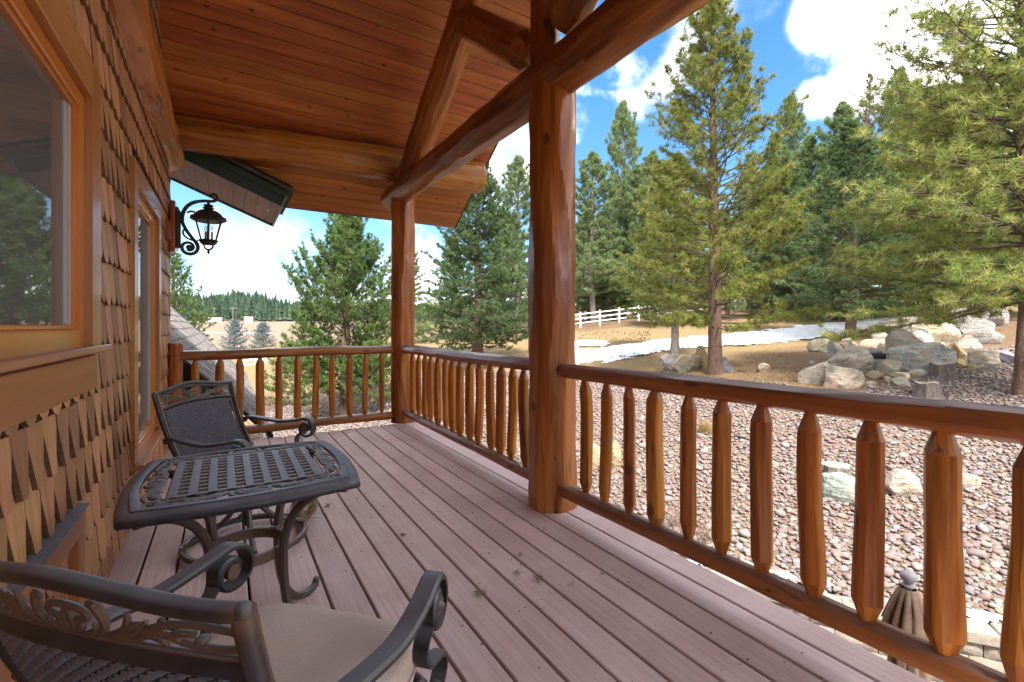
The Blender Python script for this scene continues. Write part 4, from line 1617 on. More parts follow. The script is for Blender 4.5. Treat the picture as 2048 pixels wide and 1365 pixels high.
# ------------------------------------------------------------------ railings
def railing(label, p0, p1, zt, zb, rt, rb, stations, axis_, seed, skew=0.0, thick=None):
    p0, p1 = Vector(p0), Vector(p1)
    t = thing('railing', label, 'railing', ((p0.x + p1.x) / 2, (p0.y + p1.y) / 2, 0), 0, 'log railings round the deck')
    rng = random.Random(seed)
    up0, up1 = Vector((p0.x, p0.y, zt[0])), Vector((p1.x, p1.y, zt[1]))
    lo0, lo1 = Vector((p0.x, p0.y, zb[0])), Vector((p1.x, p1.y, zb[1]))
    log('top_rail', up0, up1, rt[0], rt[1], 'rail_wood', seed, t, rough=.05, facets=12, twist=.35, fstep=.25, bend=.008, ends=(.04, .04, .8, .8), sides=44)
    log('bottom_rail', lo0, lo1, rb[0], rb[1], 'rail_wood', seed + 1, t, rough=.05, facets=12, twist=.35, fstep=.25, bend=.006, ends=(.04, .04, .8, .8), sides=44)
    for i, s in enumerate(stations):
        k = (s - (p0.x if axis_ == 'x' else p0.y)) / ((p1.x - p0.x) if axis_ == 'x' else (p1.y - p0.y))
        a, b = lo0.lerp(lo1, k), up0.lerp(up1, k)
        rbk, rtk = rb[0] + (rb[1] - rb[0]) * k, rt[0] + (rt[1] - rt[0]) * k
        r = (thick[i] if thick else rng.uniform(.037, .047))
        a.z += rbk * .86
        b.z -= rtk * .86
        log('baluster', a, b, r * rng.uniform(.92, 1.06), r * rng.uniform(.84, 1.0), 'baluster_wood', seed * 50 + i, t, rough=.06, facets=rng.choice((9, 10, 11, 12)), bend=rng.uniform(.005, .016), ends=(rng.uniform(.05, .08), rng.uniform(.055, .08), rng.uniform(.45, .6), rng.uniform(.38, .5)), sides=40, step=.06, fstep=.4)


railing('log railing from the far post to the house wall with twelve balusters', (1.86, 5.93, 0), (-.42, 5.93, 0), (.946, .942), (.097, .097), (.054, .056), (.05, .05),
        [-.254, -.055, .138, .337, .531, .722, .923, 1.112, 1.314, 1.509, 1.697], 'x', 41, thick=[.041, .042, .04, .046, .041, .039, .037, .036, .038, .036, .035])
railing('log railing between the near post and the far post', (1.945, 2.76, 0), (1.965, 5.8, 0), (.963, .952), (.145, .138), (.053, .056), (.045, .048),
        [5.486, 5.278, 5.083, 4.899, 4.684, 4.483, 4.308, 4.121, 3.919, 3.723, 3.518, 3.334, 3.134, 2.968], 'y', 42)
railing('log railing on the camera side of the near post', (1.92, 2.47, 0), (1.92, -1.3, 0), (.955, .985), (.155, .225), (.047, .056), (.047, .047),
        [2.247, 2.049, 1.865, 1.674, 1.477, 1.295, 1.106, .916, .729, .532, .345, .15, -.05, -.25, -.45, -.65, -.85, -1.05], 'y', 43,
        thick=[.041, .038, .038, .047, .04, .043, .043, .045, .048, .054, .05, .045, .045, .045, .045, .045, .045, .045])
nw = log('newel_post', (-.435, 5.93, 0), (-.435, 5.93, 1.072), .068, .064, 'baluster_wood', 44, None, rough=.04, facets=10, ends=(.0, .012, 1, .93))
tag(nw, 'short log newel post against the house corner', 'newel post')


# ------------------------------------------------------------------ cast furniture
def spiral(cx, cy, r0, r1, a0, turns, n=18):
    out = []
    for i in range(n + 1):
        k = i / n
        a = a0 + turns * 2 * math.pi * k
        r = r0 + (r1 - r0) * k
        out.append((cx + r * math.cos(a), cy + r * math.sin(a)))
    return out


def bez(p0, p1, p2, p3, n=10):
    out = []
    for i in range(n + 1):
        k = i / n
        a, b, c, d = (1 - k) ** 3, 3 * k * (1 - k) ** 2, 3 * k * k * (1 - k), k ** 3
        out.append((a * p0[0] + b * p1[0] + c * p2[0] + d * p3[0], a * p0[1] + b * p1[1] + c * p2[1] + d * p3[1]))
    return out


def scroll_lines():
    """half of an acanthus scroll band: x 0..1 from the middle outwards, y -.5...5 across; list of (points, width, taper)"""
    L = []
    L.append((spiral(0.0, .02, .15, .15, math.pi * .5, -.5, 14), .03, False))                  # half of the middle ring
    L.append((bez((0.0, -.46), (.02, -.2), (.05, -.05), (.0, .12)), .03, True))               # bud in the ring
    L.append((bez((.02, -.42), (.07, -.3), (.11, -.22), (.07, -.08)), .026, True))
    L.append((bez((.05, -.44), (.14, -.42), (.2, -.3), (.17, -.12)), .026, True))
    L.append((bez((.1, -.40), (.22, -.42), (.3, -.1), (.22, .28)) + spiral(.2, .27, .035, .02, 0.2, .6, 8), .03, True))
    L.append((bez((.2, -.36), (.36, -.38), (.38, .0), (.5, .1)), .034, True))                  # acanthus blades
    L.append((bez((.24, -.36), (.38, -.3), (.4, -.1), (.42, .3)), .03, True))
    L.append((bez((.28, -.36), (.42, -.26), (.47, -.05), (.53, .2)), .03, True))
    L.append((bez((.3, -.38), (.5, -.26), (.5, -.1), (.62, .06)), .03, True))
    L.append((bez((.25, -.38), (.45, -.4), (.55, .34), (.82, .34)) + spiral(.82, .0, .34, .1, math.pi * .5, -.95, 22), .03, False))     # big volute
    L.append((bez((.48, -.16), (.58, -.1), (.63, -.2), (.6, -.38)), .026, True))
    L.append((bez((.55, -.04), (.66, 0), (.72, -.1), (.7, -.26)), .026, True))
    return L


def scroll_band(mb, fmap, width, height_, thick, mirror=True, flat=.55, up=None, scale=1.0):
    """lays the scroll band on a surface: fmap(a, b) -> point, a across -w..w, b -h/2..h/2"""
    for pts, w, taper in scroll_lines():
        for sgn in ((1, -1) if mirror else (1,)):
            p3 = [fmap(sgn * x * width, y * height_) for x, y in pts]
            n = len(p3)
            rad = [thick * scale * (w / .03) * ((.35 + .9 * math.sin(math.pi * (.12 + .8 * i / (n - 1)))) if taper else 1.0) * .5 for i in range(n)]
            mb.tube(p3, rad, 6, flat=flat, up=up)
    for sgn in (1, -1):
        mb.ball(fmap(sgn * .82 * width, -.02 * height_), thick * .95, .6, 10)


def build_table():
    t = thing('bistro_table', 'square dark cast metal table with lattice top and scroll border', 'table', (.075, 2.075, 0))
    H = .345
    ZT = .70

    def outline(hf, n=14, bow=.032):
        pts = []
        for side in range(4):
            for i in range(n):
                k = -1 + 2 * i / n
                a, b = k * hf, hf + bow * (1 - k * k)
                # rounded corner
                q = ((a, -b), (b, a), (-a, b), (-b, -a))[side]
                pts.append(q)
        return pts

    def ringed(prof, mb, n=14):
        rings = [[(x, y, z) for x, y in outline(hf, n)] for hf, z in prof]
        m = len(rings[0])
        vs = [p for r in rings for p in r]
        fs = []
        for i in range(len(rings) - 1):
            for k in range(m):
                fs.append((i * m + k, i * m + (k + 1) % m, (i + 1) * m + (k + 1) % m, (i + 1) * m + k))
        mb.add(vs, fs)
    rim = MB()
    ringed([(.29, ZT - .014), (.29, ZT - .002), (.293, ZT), (.312, ZT), (.314, ZT - .004), (.322, ZT - .004), (.334, ZT - .008), (.343, ZT - .016), (.346, ZT - .028),
            (.342, ZT - .038), (.333, ZT - .042), (.318, ZT - .036), (.3, ZT - .016), (.29, ZT - .014)], rim)
    rim.build('rim', 'cast_metal', t, sharp=50)
    # lattice: flat bars one way, thinner cross bars the other way
    h2 = .222
    for i in range(9):
        x = -h2 + 2 * h2 * i / 8
        MB().box(x - .0135, x + .0135, -h2 - .012, h2 + .012, ZT - .016, ZT - .001, .002).build('lattice_bar', 'cast_metal', t)
    for i in range(11):
        y = -h2 + 2 * h2 * i / 10
        MB().plank((-h2 - .012, y, ZT - .0083), (h2 + .012, y, ZT - .0083), .0175 if 0 < i < 10 else .024, .0125, (0, 0, 1), .002).build('lattice_bar', 'cast_metal', t)
    hub = MB().lathe([(.05, -.02), (.05, -.004), (.028, -.001)], (0, 0, ZT - .012), 24)
    hub.build('umbrella_hub', 'cast_metal', t)
    sc = MB()
    for side in range(4):
        ca, sa = math.cos(side * math.pi / 2), math.sin(side * math.pi / 2)

        def fm(a, b, ca=ca, sa=sa):
            k = a / .24
            y = -(.266 + .02 * (1 - k * k) + b)
            return (a * ca - y * sa, a * sa + y * ca, ZT - .006)
        scroll_band(sc, fm, .228, .072, .0155, up=(0, 0, 1), flat=.6)
        # rosette of two small volutes in each corner

        def fc(a, b, ca=ca, sa=sa):
            x, y = .258 + a, -.258 + b
            return (x * ca - y * sa, x * sa + y * ca, ZT - .006)
        for pts in (spiral(.01, -.012, .03, .008, 2.2, 1.3, 20), spiral(-.012, .012, .026, .007, -.8, -1.2, 18), bez((-.03, -.03), (-.01, -.01), (.02, .0), (.036, .036)),
                    bez((.035, -.036), (.02, -.02), (.03, .02), (.03, .035))):
            sc.tube([fc(a, b) for a, b in pts], .0068, 6, flat=.6, up=(0, 0, 1))
    sc.build('scroll_border', 'cast_metal', t)
    # legs: from each corner in to the ring and out again to a ball foot
    for side in range(4):
        ca, sa = math.cos(math.pi / 4 + side * math.pi / 2), math.sin(math.pi / 4 + side * math.pi / 2)
        prof = bez((.43, .655), (.3, .655), (.17, .56), (.163, .40), 12) + bez((.163, .40), (.155, .22), (.2, .03), (.36, .018), 12)[1:] + bez((.36, .018), (.39, .016), (.41, .02), (.415, .035), 5)[1:]
        lg = MB()
        lg.tube([(r * ca, r * sa, z) for r, z in prof], [.0165] * len(prof), 8, flat=1.0, up=(-sa, ca, 0))
        lg.ball((.418 * ca, .418 * sa, .044), .0155)
        lg.lathe([(.009, -.018), (.009, .0)], (.36 * ca, .36 * sa, .018), 8)
        l = lg.build('leg', 'cast_metal', t)
    ring = MB()
    pts = [(.142 * math.cos(a), .142 * math.sin(a), .39) for a in np.linspace(0, 2 * math.pi, 41)]
    vs, fs = [], []
    for i, (x, y, z) in enumerate(pts[:-1]):
        k0, k1 = 1.0, .9
        vs += [(x, y, z - .019), (x, y, z + .019), (x * k1, y * k1, z + .019), (x * k1, y * k1, z - .019)]
    for i in range(40):
        j = (i + 1) % 40
        for q in range(4):
            fs.append((i * 4 + q, j * 4 + q, j * 4 + (q + 1) % 4, i * 4 + (q + 1) % 4))
    ring.add(vs, fs)
    ring.build('ring_band', 'cast_metal', t, sharp=40)
    for side in range(4):
        a0 = math.pi / 4 + side * math.pi / 2
        b = MB()
        p = Vector((math.cos(a0), math.sin(a0), 0))
        b.plank(p * .132 + Vector((0, 0, .39)), p * .158 + Vector((0, 0, .39)), .034, .044, (0, 0, 1), .002)
        for da in (-.3, -.16):
            q = Vector((math.cos(a0 + da), math.sin(a0 + da), 0))
            b.ball(q * .1265 + Vector((0, 0, .39)), .0055, 1, 8)
        b.build('bracket', 'cast_metal', t)
    for o in list(coll.objects):
        if o.parent is t:
            o.matrix_parent_inverse = Matrix.Identity(4)


build_table()


def build_chair():
    t = thing('patio_chair', 'chair', 'chair', (0, 0, 0), 0, 'cast metal swivel chairs at the table')

    def back(x, z):
        """point on the curved, leaning back"""
        k = (z - .45) / .45
        y = -.148 - .186 * (max(k, -.2)) ** 1 - .02 * math.sin(math.pi * min(max(k, 0), 1))
        y -= .035 * (1 - min(1, (x / .28)) ** 2)
        return Vector((x, y, z))

    def halfw(z):
        return .25 + .018 * (z - .45) / .45
    ztop = .884
    for s in (-1, 1):
        pts = [back(s * halfw(z), z) for z in np.linspace(.40, ztop, 14)]
        m = MB().tube(pts, .0138, 14, up=(0, 1, .35), flat=1.05)
        m.tube([p + Vector((-s * .002, .013, 0)) for p in pts[2:]], .009, 6)
        m.build('back_stile', 'cast_metal', t)

    def ztopf(x):
        k = x / .28
        return ztop + .028 * (math.cos(math.pi * k) * .5 + .5) ** 1.2
    xs = np.linspace(-.268, .268, 25)
    m = MB().tube([back(x, ztopf(x)) for x in xs], .0135, 14, up=(0, 0, 1), flat=.95)
    for s in (-1, 1):
        m.ball(back(s * .268, ztop), .0142, 1, 14)
    m.tube([back(x, ztopf(x) - .014) + Vector((0, .005, 0)) for x in xs[1:-1]], .006, 8)
    m.build('top_rail', 'cast_metal', t)

    def zmid(x):
        return .79 + .02 * (1 - (x / .28) ** 2)
    m = MB().ribbon([back(x, zmid(x)) for x in np.linspace(-.258, .258, 21)], (0, .35, .94), .026, .014)
    m.tube([back(x, zmid(x) + .01) + Vector((0, .004, 0)) for x in np.linspace(-.258, .258, 21)], .006, 6)
    m.build('mid_rail', 'cast_metal', t)
    sc = MB()

    def fm(a, b):
        x = a
        lo, hi = zmid(x) + .01, ztopf(x) - .016
        return back(x, lo + (hi - lo) * (b + .5))
    scroll_band(sc, fm, .25, 1.0, .0102, up=(0, 1, .3), flat=.8, scale=1.15)
    sc.build('back_scroll', 'cast_metal', t)
    # woven panel: staggered flat strands over dark uprights
    wv, wf = [], []
    rows, colw = 34, .0305
    z0, z1 = .475, .782
    for r in range(rows):
        kz = (r + .5) / rows
        half = .228
        n = int(2 * half / colw)
        for c in range(-1, n + 1):
            x0 = -half + (c + (r % 2) * .5) * colw + .0012
            x1 = x0 + colw - .0024
            x0, x1 = max(-half, x0), min(half, x1)
            if x1 - x0 < .006:
                continue
            xm = (x0 + x1) / 2
            hh = (z1 - z0) / rows * .44
            zz = z0 + (z1 - z0) * kz + .016 * (1 - (xm / .25) ** 2) * kz
            o = len(wv)
            fr = []
            for (x, bulge) in ((x0, -.002), (x0 + (x1 - x0) * .25, .0026), (x0 + (x1 - x0) * .75, .0026), (x1, -.002)):
                p = back(x, zz)
                for dz in (-hh, hh):
                    fr.append(p + Vector((0, .006 + bulge, dz)))
                    fr.append(p + Vector((0, -.006 - bulge, dz)))
            wv += fr
            for q in range(3):
                a = o + q * 4
                wf += [(a, a + 4, a + 6, a + 2), (a + 1, a + 3, a + 7, a + 5), (a + 2, a + 6, a + 7, a + 3), (a, a + 1, a + 5, a + 4)]
    o = link('woven_panel', mesh('woven_panel', wv, wf, 'weave', True, 30), t, None, {'kind': 'stuff'})
    m = MB()
    for z in (.466,):
        m.tube([back(x, z) for x in np.linspace(-.246, .246, 15)], .012, 8)
    m.tube([back(x, .786 + .02 * (1 - (x / .28) ** 2) - .008) + Vector((0, 0, 0)) for x in np.linspace(-.25, .25, 15)], .006, 6)
    for s in (-1, 1):
        m.tube([back(s * (halfw(z) - .02), z) for z in np.linspace(.47, .785, 10)], .006, 6)
    m.build('panel_frame', 'cast_metal', t)
    m = MB()
    vs, fs = [], []
    for i, z in enumerate(np.linspace(z0 - .004, z1, 8)):
        for j, x in enumerate(np.linspace(-.227, .227, 12)):
            vs.append(back(x, z + .016 * (1 - (x / .25) ** 2) * (z - z0) / (z1 - z0)))
    for i in range(7):
        for j in range(11):
            fs.append((i * 12 + j, i * 12 + j + 1, (i + 1) * 12 + j + 1, (i + 1) * 12 + j))
    m.add(vs, fs)
    m.build('woven_backing', 'dark_void', t)
    # arms
    for s in (-1, 1):
        top = [(-.245, .632), (-.235, .655), (-.2, .664), (-.1, .65), (0.0, .638), (.1, .648), (.17, .663)]
        prof = []
        pts = [Vector((0, y, z)) for y, z in top]
        for i in range(len(pts) - 1):
            p0, p1, p2, p3 = pts[max(i - 1, 0)], pts[i], pts[i + 1], pts[min(i + 2, len(pts) - 1)]
            for k in range(5):
                u = k / 5
                prof.append(.5 * ((2 * p1) + (p2 - p0) * u + (2 * p0 - 5 * p1 + 4 * p2 - p3) * u * u + (3 * p1 - p0 - 3 * p2 + p3) * u ** 3))
        # scroll curling down and back under the front of the arm
        sp = spiral(.185, .600, .064, .02, math.pi * .53, -1.35, 30)
        prof += [Vector((0, y, z)) for y, z in sp]
        w = [.03 + .018 * min(1, i / 8) for i in range(len(prof))]
        w = [w_ * (1 if i < len(prof) - 14 else 1 - .35 * (i - len(prof) + 14) / 14) for i, w_ in enumerate(w)]

        def ax(y):
            return s * (.285 + .022 * math.sin(math.pi * min(1, max(0, (y + .25) / .5))))
        m = MB().ribbon([Vector((ax(p.y), p.y, p.z)) for p in prof], (1, 0, 0), w, .014)
        # round nose in the heart of the scroll
        m.tube([(ax(.185) - .02, .186, .598), (ax(.185) + .02, .186, .598)], .021, 12)
        m.tube([(ax(.185) + s * .018, .186, .598), (ax(.185) + s * .03, .186, .598)], [.013, .006], 10)
        m.tube([back(s * .275, .66) + Vector((0, -.004, -.015)), Vector((ax(-.22), -.226, .655))], .013, 8)
        m.build('arm', 'cast_metal', t)
        sup = [(.152, .575), (.125, .55), (.118, .52), (.14, .49), (.19, .478), (.222, .462), (.226, .43), (.205, .40)]
        pr = []
        pts = [Vector((0, y, z)) for y, z in sup]
        for i in range(len(pts) - 1):
            p0, p1, p2, p3 = pts[max(i - 1, 0)], pts[i], pts[i + 1], pts[min(i + 2, len(pts) - 1)]
            for k in range(5):
                u = k / 5
                pr.append(.5 * ((2 * p1) + (p2 - p0) * u + (2 * p0 - 5 * p1 + 4 * p2 - p3) * u * u + (3 * p1 - p0 - 3 * p2 + p3) * u ** 3))
        pr.append(pts[-1])
        m = MB().ribbon([Vector((s * .298, p.y, p.z)) for p in pr], (1, 0, 0), .036, .013)
        m.build('arm_support', 'cast_metal', t)
        m = MB().ball((s * .298, .2, .385), .026, 1, 14)
        m.lathe([(.014, 0), (.024, .006), (.024, .014), (.014, .02)], (s * .298, .2, .345), 12)
        m.ball((s * .296, .198, .327), .023, 1, 12)
        m.tube([(s * .296, .2, .33), (s * .27, .19, .335), (s * .22, .17, .345)], .013, 8)
        m.build('ball_joint', 'cast_metal', t)
    # seat frame, cushion
    m = MB()
    fr = [(-.255, -.15, .40), (-.262, .2, .395), (-.2, .235, .395), (.2, .235, .395), (.262, .2, .395), (.255, -.15, .40), (-.255, -.15, .40)]
    m.tube(fr, .015, 8)
    for x in (-.16, -.08, 0, .08, .16):
        m.plank((x, -.15, .398), (x, .235, .398), .03, .008)
    m.build('seat_frame', 'cast_metal', t)
    bm = MB()
    n = 18
    vs, fs = [], []

    def outline2(k):
        th = 2 * math.pi * k / 48
        c, s_ = math.cos(th), math.sin(th)
        e = 4.2
        r = (abs(c) ** e + abs(s_) ** e) ** (-1 / e)
        return c * r, s_ * r
    levels = [(.9, .407, 1), (.985, .416, 0), (1.0, .432, 0), (1.0, .447, 0), (.992, .449, 0), (1.0, .452, 0), (1.0, .472, 0), (.985, .492, 0), (.94, .502, 0), (.8, .5075, 0), (.55, .512, 0), (.25, .514, 0)]
    for f_, z, _q in levels:
        for k in range(48):
            x, y = outline2(k)
            dz = 0
            if f_ > .75 and z > .46:
                dz = -.004 * abs(math.sin(k * .9))
            vs.append((x * .262 * f_, .04 + y * .225 * f_, z + dz))
    for i in range(len(levels) - 1):
        for k in range(48):
            fs.append((i * 48 + k, i * 48 + (k + 1) % 48, (i + 1) * 48 + (k + 1) % 48, (i + 1) * 48 + k))
    fs += [tuple(range(47, -1, -1)), tuple((len(levels) - 1) * 48 + k for k in range(48))]
    bm.add(vs, fs)
    c = bm.build('seat_cushion', 'cushion_fabric', t, sharp=60)
    WM[c] = Matrix.Identity(4)
    pz = MB()
    for z in (.4495,):
        pz.tube([(outline2(k)[0] * .264, .04 + outline2(k)[1] * .227, z) for k in range(49)], .0035, 6, cap=False)
    pz.build('piping', 'cushion_fabric', c)
    # swivel base: column, curved struts and a ring on the floor
    m = MB().lathe([(.05, .385), (.05, .33), (.032, .32), (.032, .2), (.026, .19), (.026, .12), (.012, .1)], (0, 0.0, 0), 18)
    m.build('column', 'cast_metal', t)
    for k in range(4):
        a = math.pi / 4 + k * math.pi / 2
        pr = bez((.03, .3), (.06, .16), (.16, .09), (.3, .055), 12)
        MB().tube([(r * math.cos(a), r * math.sin(a), z) for r, z in pr], .0145, 8).build('strut', 'cast_metal', t)
    MB().torus((0, 0, .03), .305, .0185, 48, 8).build('base_ring', 'cast_metal', t)
    for k in range(4):
        a = math.pi / 4 + k * math.pi / 2
        MB().tube([(.3 * math.cos(a), .3 * math.sin(a), .055), (.308 * math.cos(a), .308 * math.sin(a), .03)], .016, 8).build('ring_bracket', 'cast_metal', t)
    return t


chair = build_chair()


def place(x, y, rz):
    return Matrix.Translation((x, y, 0)) @ Matrix.Rotation(rz, 4, 'Z')


copy_tree(chair, place(.109, 3.088, R(-130.3)), 'dark metal chair with woven back facing the camera behind the table')
chair.matrix_basis = place(.076, 1.109, R(-46.5))
chair['label'] = 'dark metal chair seen from behind with beige seat cushion in the foreground'


# ------------------------------------------------------------------ wall lantern
def build_lantern():
    t = thing('wall_lantern', 'black scrolled wall lantern with clear panes on wooden block at the house corner', 'lantern', (-.46, 6.02, 2.28))
    y0 = 6.02
    MB().plank((-.462, y0, 2.016), (-.462, y0, 2.546), .2, .05, (1, 0, 0), .014).build('mounting_board', 'plaque_wood', t)
    MB().box(-.512, -.462, 5.62, 5.95, 2.105, 2.285, .004).build('mounting_block', 'plaque_wood', t)
    MB().plank((-.424, y0, 2.07), (-.424, y0, 2.49), .13, .026, (1, 0, 0), .01).plank((-.405, y0, 2.1), (-.405, y0, 2.46), .085, .018, (1, 0, 0), .008).build('back_plate', 'lantern_iron', t)
    cx = -.15

    def q(pts):
        return [(x, y0, z) for x, z in pts]
    arm = bez((-.385, 2.36), (-.385, 2.52), (-.3, 2.6), (-.13, 2.602), 16) + bez((-.13, 2.602), (-.06, 2.606), (-.05, 2.67), (-.1, 2.682), 8)[1:] + bez((-.1, 2.682), (-.13, 2.684), (-.14, 2.65), (-.115, 2.647), 6)[1:]
    m = MB().tube(q(arm), [.019] * 12 + [.0165] * (len(arm) - 12), 8)
    low = bez((-.385, 2.36), (-.36, 2.26), (-.3, 2.2), (-.262, 2.14), 12)
    m.tube(q(low), .017, 8)
    vol = spiral(-.325, 2.085, .085, .028, .75, -1.45, 34)
    m.tube(q(vol), [.019 - .006 * i / 34 for i in range(35)], 8)
    m.ball((-.322, y0, 2.085), .03, 1, 12)
    m.tube(q(bez((-.34, 2.45), (-.29, 2.5), (-.25, 2.45), (-.265, 2.425), 9) + [(-.285, 2.43)]), .011, 7)
    m.tube(q(bez((-.28, 2.16), (-.33, 2.17), (-.385, 2.2), (-.375, 2.255), 9) + bez((-.375, 2.255), (-.372, 2.275), (-.35, 2.27), (-.352, 2.252), 5)[1:]), .010, 7)
    m.tube(q(bez((-.27, 2.14), (-.25, 2.165), (-.24, 2.17), (-.235, 2.175), 4)), .008, 6)
    m.tube([(-.41, y0, 2.37), (-.372, y0, 2.37)], .024, 10)
    m.tube([(-.41, y0, 2.09), (-.39, y0, 2.09)], .02, 10)
    m.build('scroll_arm', 'lantern_iron', t)
    # cap: finial beads and a ribbed dome
    m = MB().lathe([(.012, 2.6), (.016, 2.578), (.012, 2.57), (.045, 2.558), (.05, 2.548), (.03, 2.54), (.055, 2.528), (.05, 2.518), (.034, 2.512), (.05, 2.505), (.085, 2.492),
                    (.118, 2.468), (.138, 2.438), (.142, 2.428), (.168, 2.412), (.172, 2.402), (.16, 2.392), (.142, 2.388), (.138, 2.38)], (cx, y0, 0), 28)
    cp = m.build('cap', 'lantern_iron', t)
    WM[cp] = Matrix.Identity(4)
    m = MB()
    for k in range(36):
        a = 2 * math.pi * k / 36
        m.ball((cx + .158 * math.cos(a), y0 + .158 * math.sin(a), 2.42), .009, 1, 6)
    m.build('beading', 'lantern_iron', cp)
    rt, rb, zt_, zb_ = .133, .078, 2.385, 2.178
    for k in range(6):
        a = 2 * math.pi * (k + .5) / 6
        b = 2 * math.pi * (k + 1.5) / 6
        m = MB().tube([(cx + rb * math.cos(a), y0 + rb * math.sin(a), zb_), (cx + rt * math.cos(a), y0 + rt * math.sin(a), zt_)], .0085, 6)
        m.build('frame_bar', 'lantern_iron', t)
        m = MB()
        f_ = .985
        m.add([(cx + rb * f_ * math.cos(a), y0 + rb * f_ * math.sin(a), zb_), (cx + rb * f_ * math.cos(b), y0 + rb * f_ * math.sin(b), zb_),
               (cx + rt * f_ * math.cos(b), y0 + rt * f_ * math.sin(b), zt_), (cx + rt * f_ * math.cos(a), y0 + rt * f_ * math.sin(a), zt_)], [(0, 1, 2, 3)])
        m.build('pane', 'lantern_glass', t, smooth=False)
    m = MB().lathe([(.07, 2.182), (.09, 2.178), (.093, 2.168), (.078, 2.16), (.086, 2.152), (.07, 2.14), (.062, 2.128), (.03, 2.126)], (cx, y0, 0), 24)
    for k in range(4):
        a = math.pi / 4 + k * math.pi / 2
        pr = bez((.06, 2.13), (.062, 2.1), (.04, 2.08), (.008, 2.078), 8)
        m.tube([(cx + r * math.cos(a), y0 + r * math.sin(a), z) for r, z in pr], .008, 6)
    m.lathe([(.01, 2.085), (.024, 2.075), (.012, 2.062), (.01, 2.055), (.017, 2.045), (.004, 2.026)], (cx, y0, 0), 10)
    m.build('bottom_cup', 'lantern_iron', t)
    for k in range(3):
        a = 2 * math.pi * k / 3 + .4
        x, y = cx + .034 * math.cos(a), y0 + .034 * math.sin(a)
        c = MB().lathe([(.011, 2.17), (.011, 2.27), (.006, 2.272)], (x, y, 0), 10).build('candle_sleeve', 'bulb_wax', t)
        WM[c] = Matrix.Identity(4)
        MB().lathe([(.006, 2.272), (.013, 2.29), (.012, 2.31), (.003, 2.338)], (x, y, 0), 10).build('bulb', 'lantern_glass', c)


build_lantern()


# ------------------------------------------------------------------ closed umbrella on the patio
def build_umbrella():
    bx, by = 3.92, 1.262
    t = thing('patio_umbrella', 'closed brown patio umbrella standing below the railing', 'umbrella', (bx, by, -2.94))
    m = MB().lathe([(.017, -.02), (.024, 0), (.04, .012), (.036, .022), (.022, .03), (.03, .042), (.047, .058), (.05, .075), (.04, .096), (.02, .108), (.004, .112)], (bx, by, -.512), 20)
    m.build('finial', 'umbrella_cap', t)

    def folded(name, z0, z1, r0, r1, lobes, amp, seed, slant=.04):
        rng = np.random.default_rng(seed)
        n, rows = 96, 18
        vs, fs = [], []
        ph = rng.uniform(0, 6.28, 4)
        for i in range(rows + 1):
            k = i / rows
            z = z0 + (z1 - z0) * k
            for j in range(n):
                th = 2 * math.pi * j / n
                fold = abs(math.sin(th * lobes / 2 + .5 * k + ph[0])) ** .7 - .55 + .25 * math.sin(th * 3 + ph[1]) + .2 * math.sin(th * (lobes + 3) + 2 * k + ph[2])
                r = (r0 + (r1 - r0) * k ** .8) * (1 + amp * fold * min(1, k * 2 + .15))
                vs.append((bx + r * math.cos(th), by + r * math.sin(th), z + slant * k * math.sin(th * 4 + ph[3]) * .6))
        for i in range(rows):
            for j in range(n):
                fs.append((i * n + j, i * n + (j + 1) % n, (i + 1) * n + (j + 1) % n, (i + 1) * n + j))
        return link(name, mesh(name, vs, fs, 'umbrella_cloth', True, 60), t)
    folded('vent_flap', -.515, -.80, .045, .128, 11, .34, 2, .05)
    folded('canopy', -.72, -2.0, .075, .15, 9, .36, 3)
    MB().lathe([(.02, -2.9), (.02, -.5)], (bx, by, 0), 12).build('pole', 'umbrella_cap', t)
    MB().lathe([(.26, -2.94), (.26, -2.9), (.2, -2.87), (.05, -2.85), (.04, -2.6), (.02, -2.58)], (bx, by, 0), 24).build('base', 'lantern_iron', t)


build_umbrella()


# ------------------------------------------------------------------ river stones
def ico(sub):
    import bmesh
    bm = bmesh.new()
    bmesh.ops.create_icosphere(bm, subdivisions=sub, radius=1.0)
    v = np.array([x.co[:] for x in bm.verts])
    f = np.array([[x.index for x in p.verts] for p in bm.faces])
    bm.free()
    return v, f


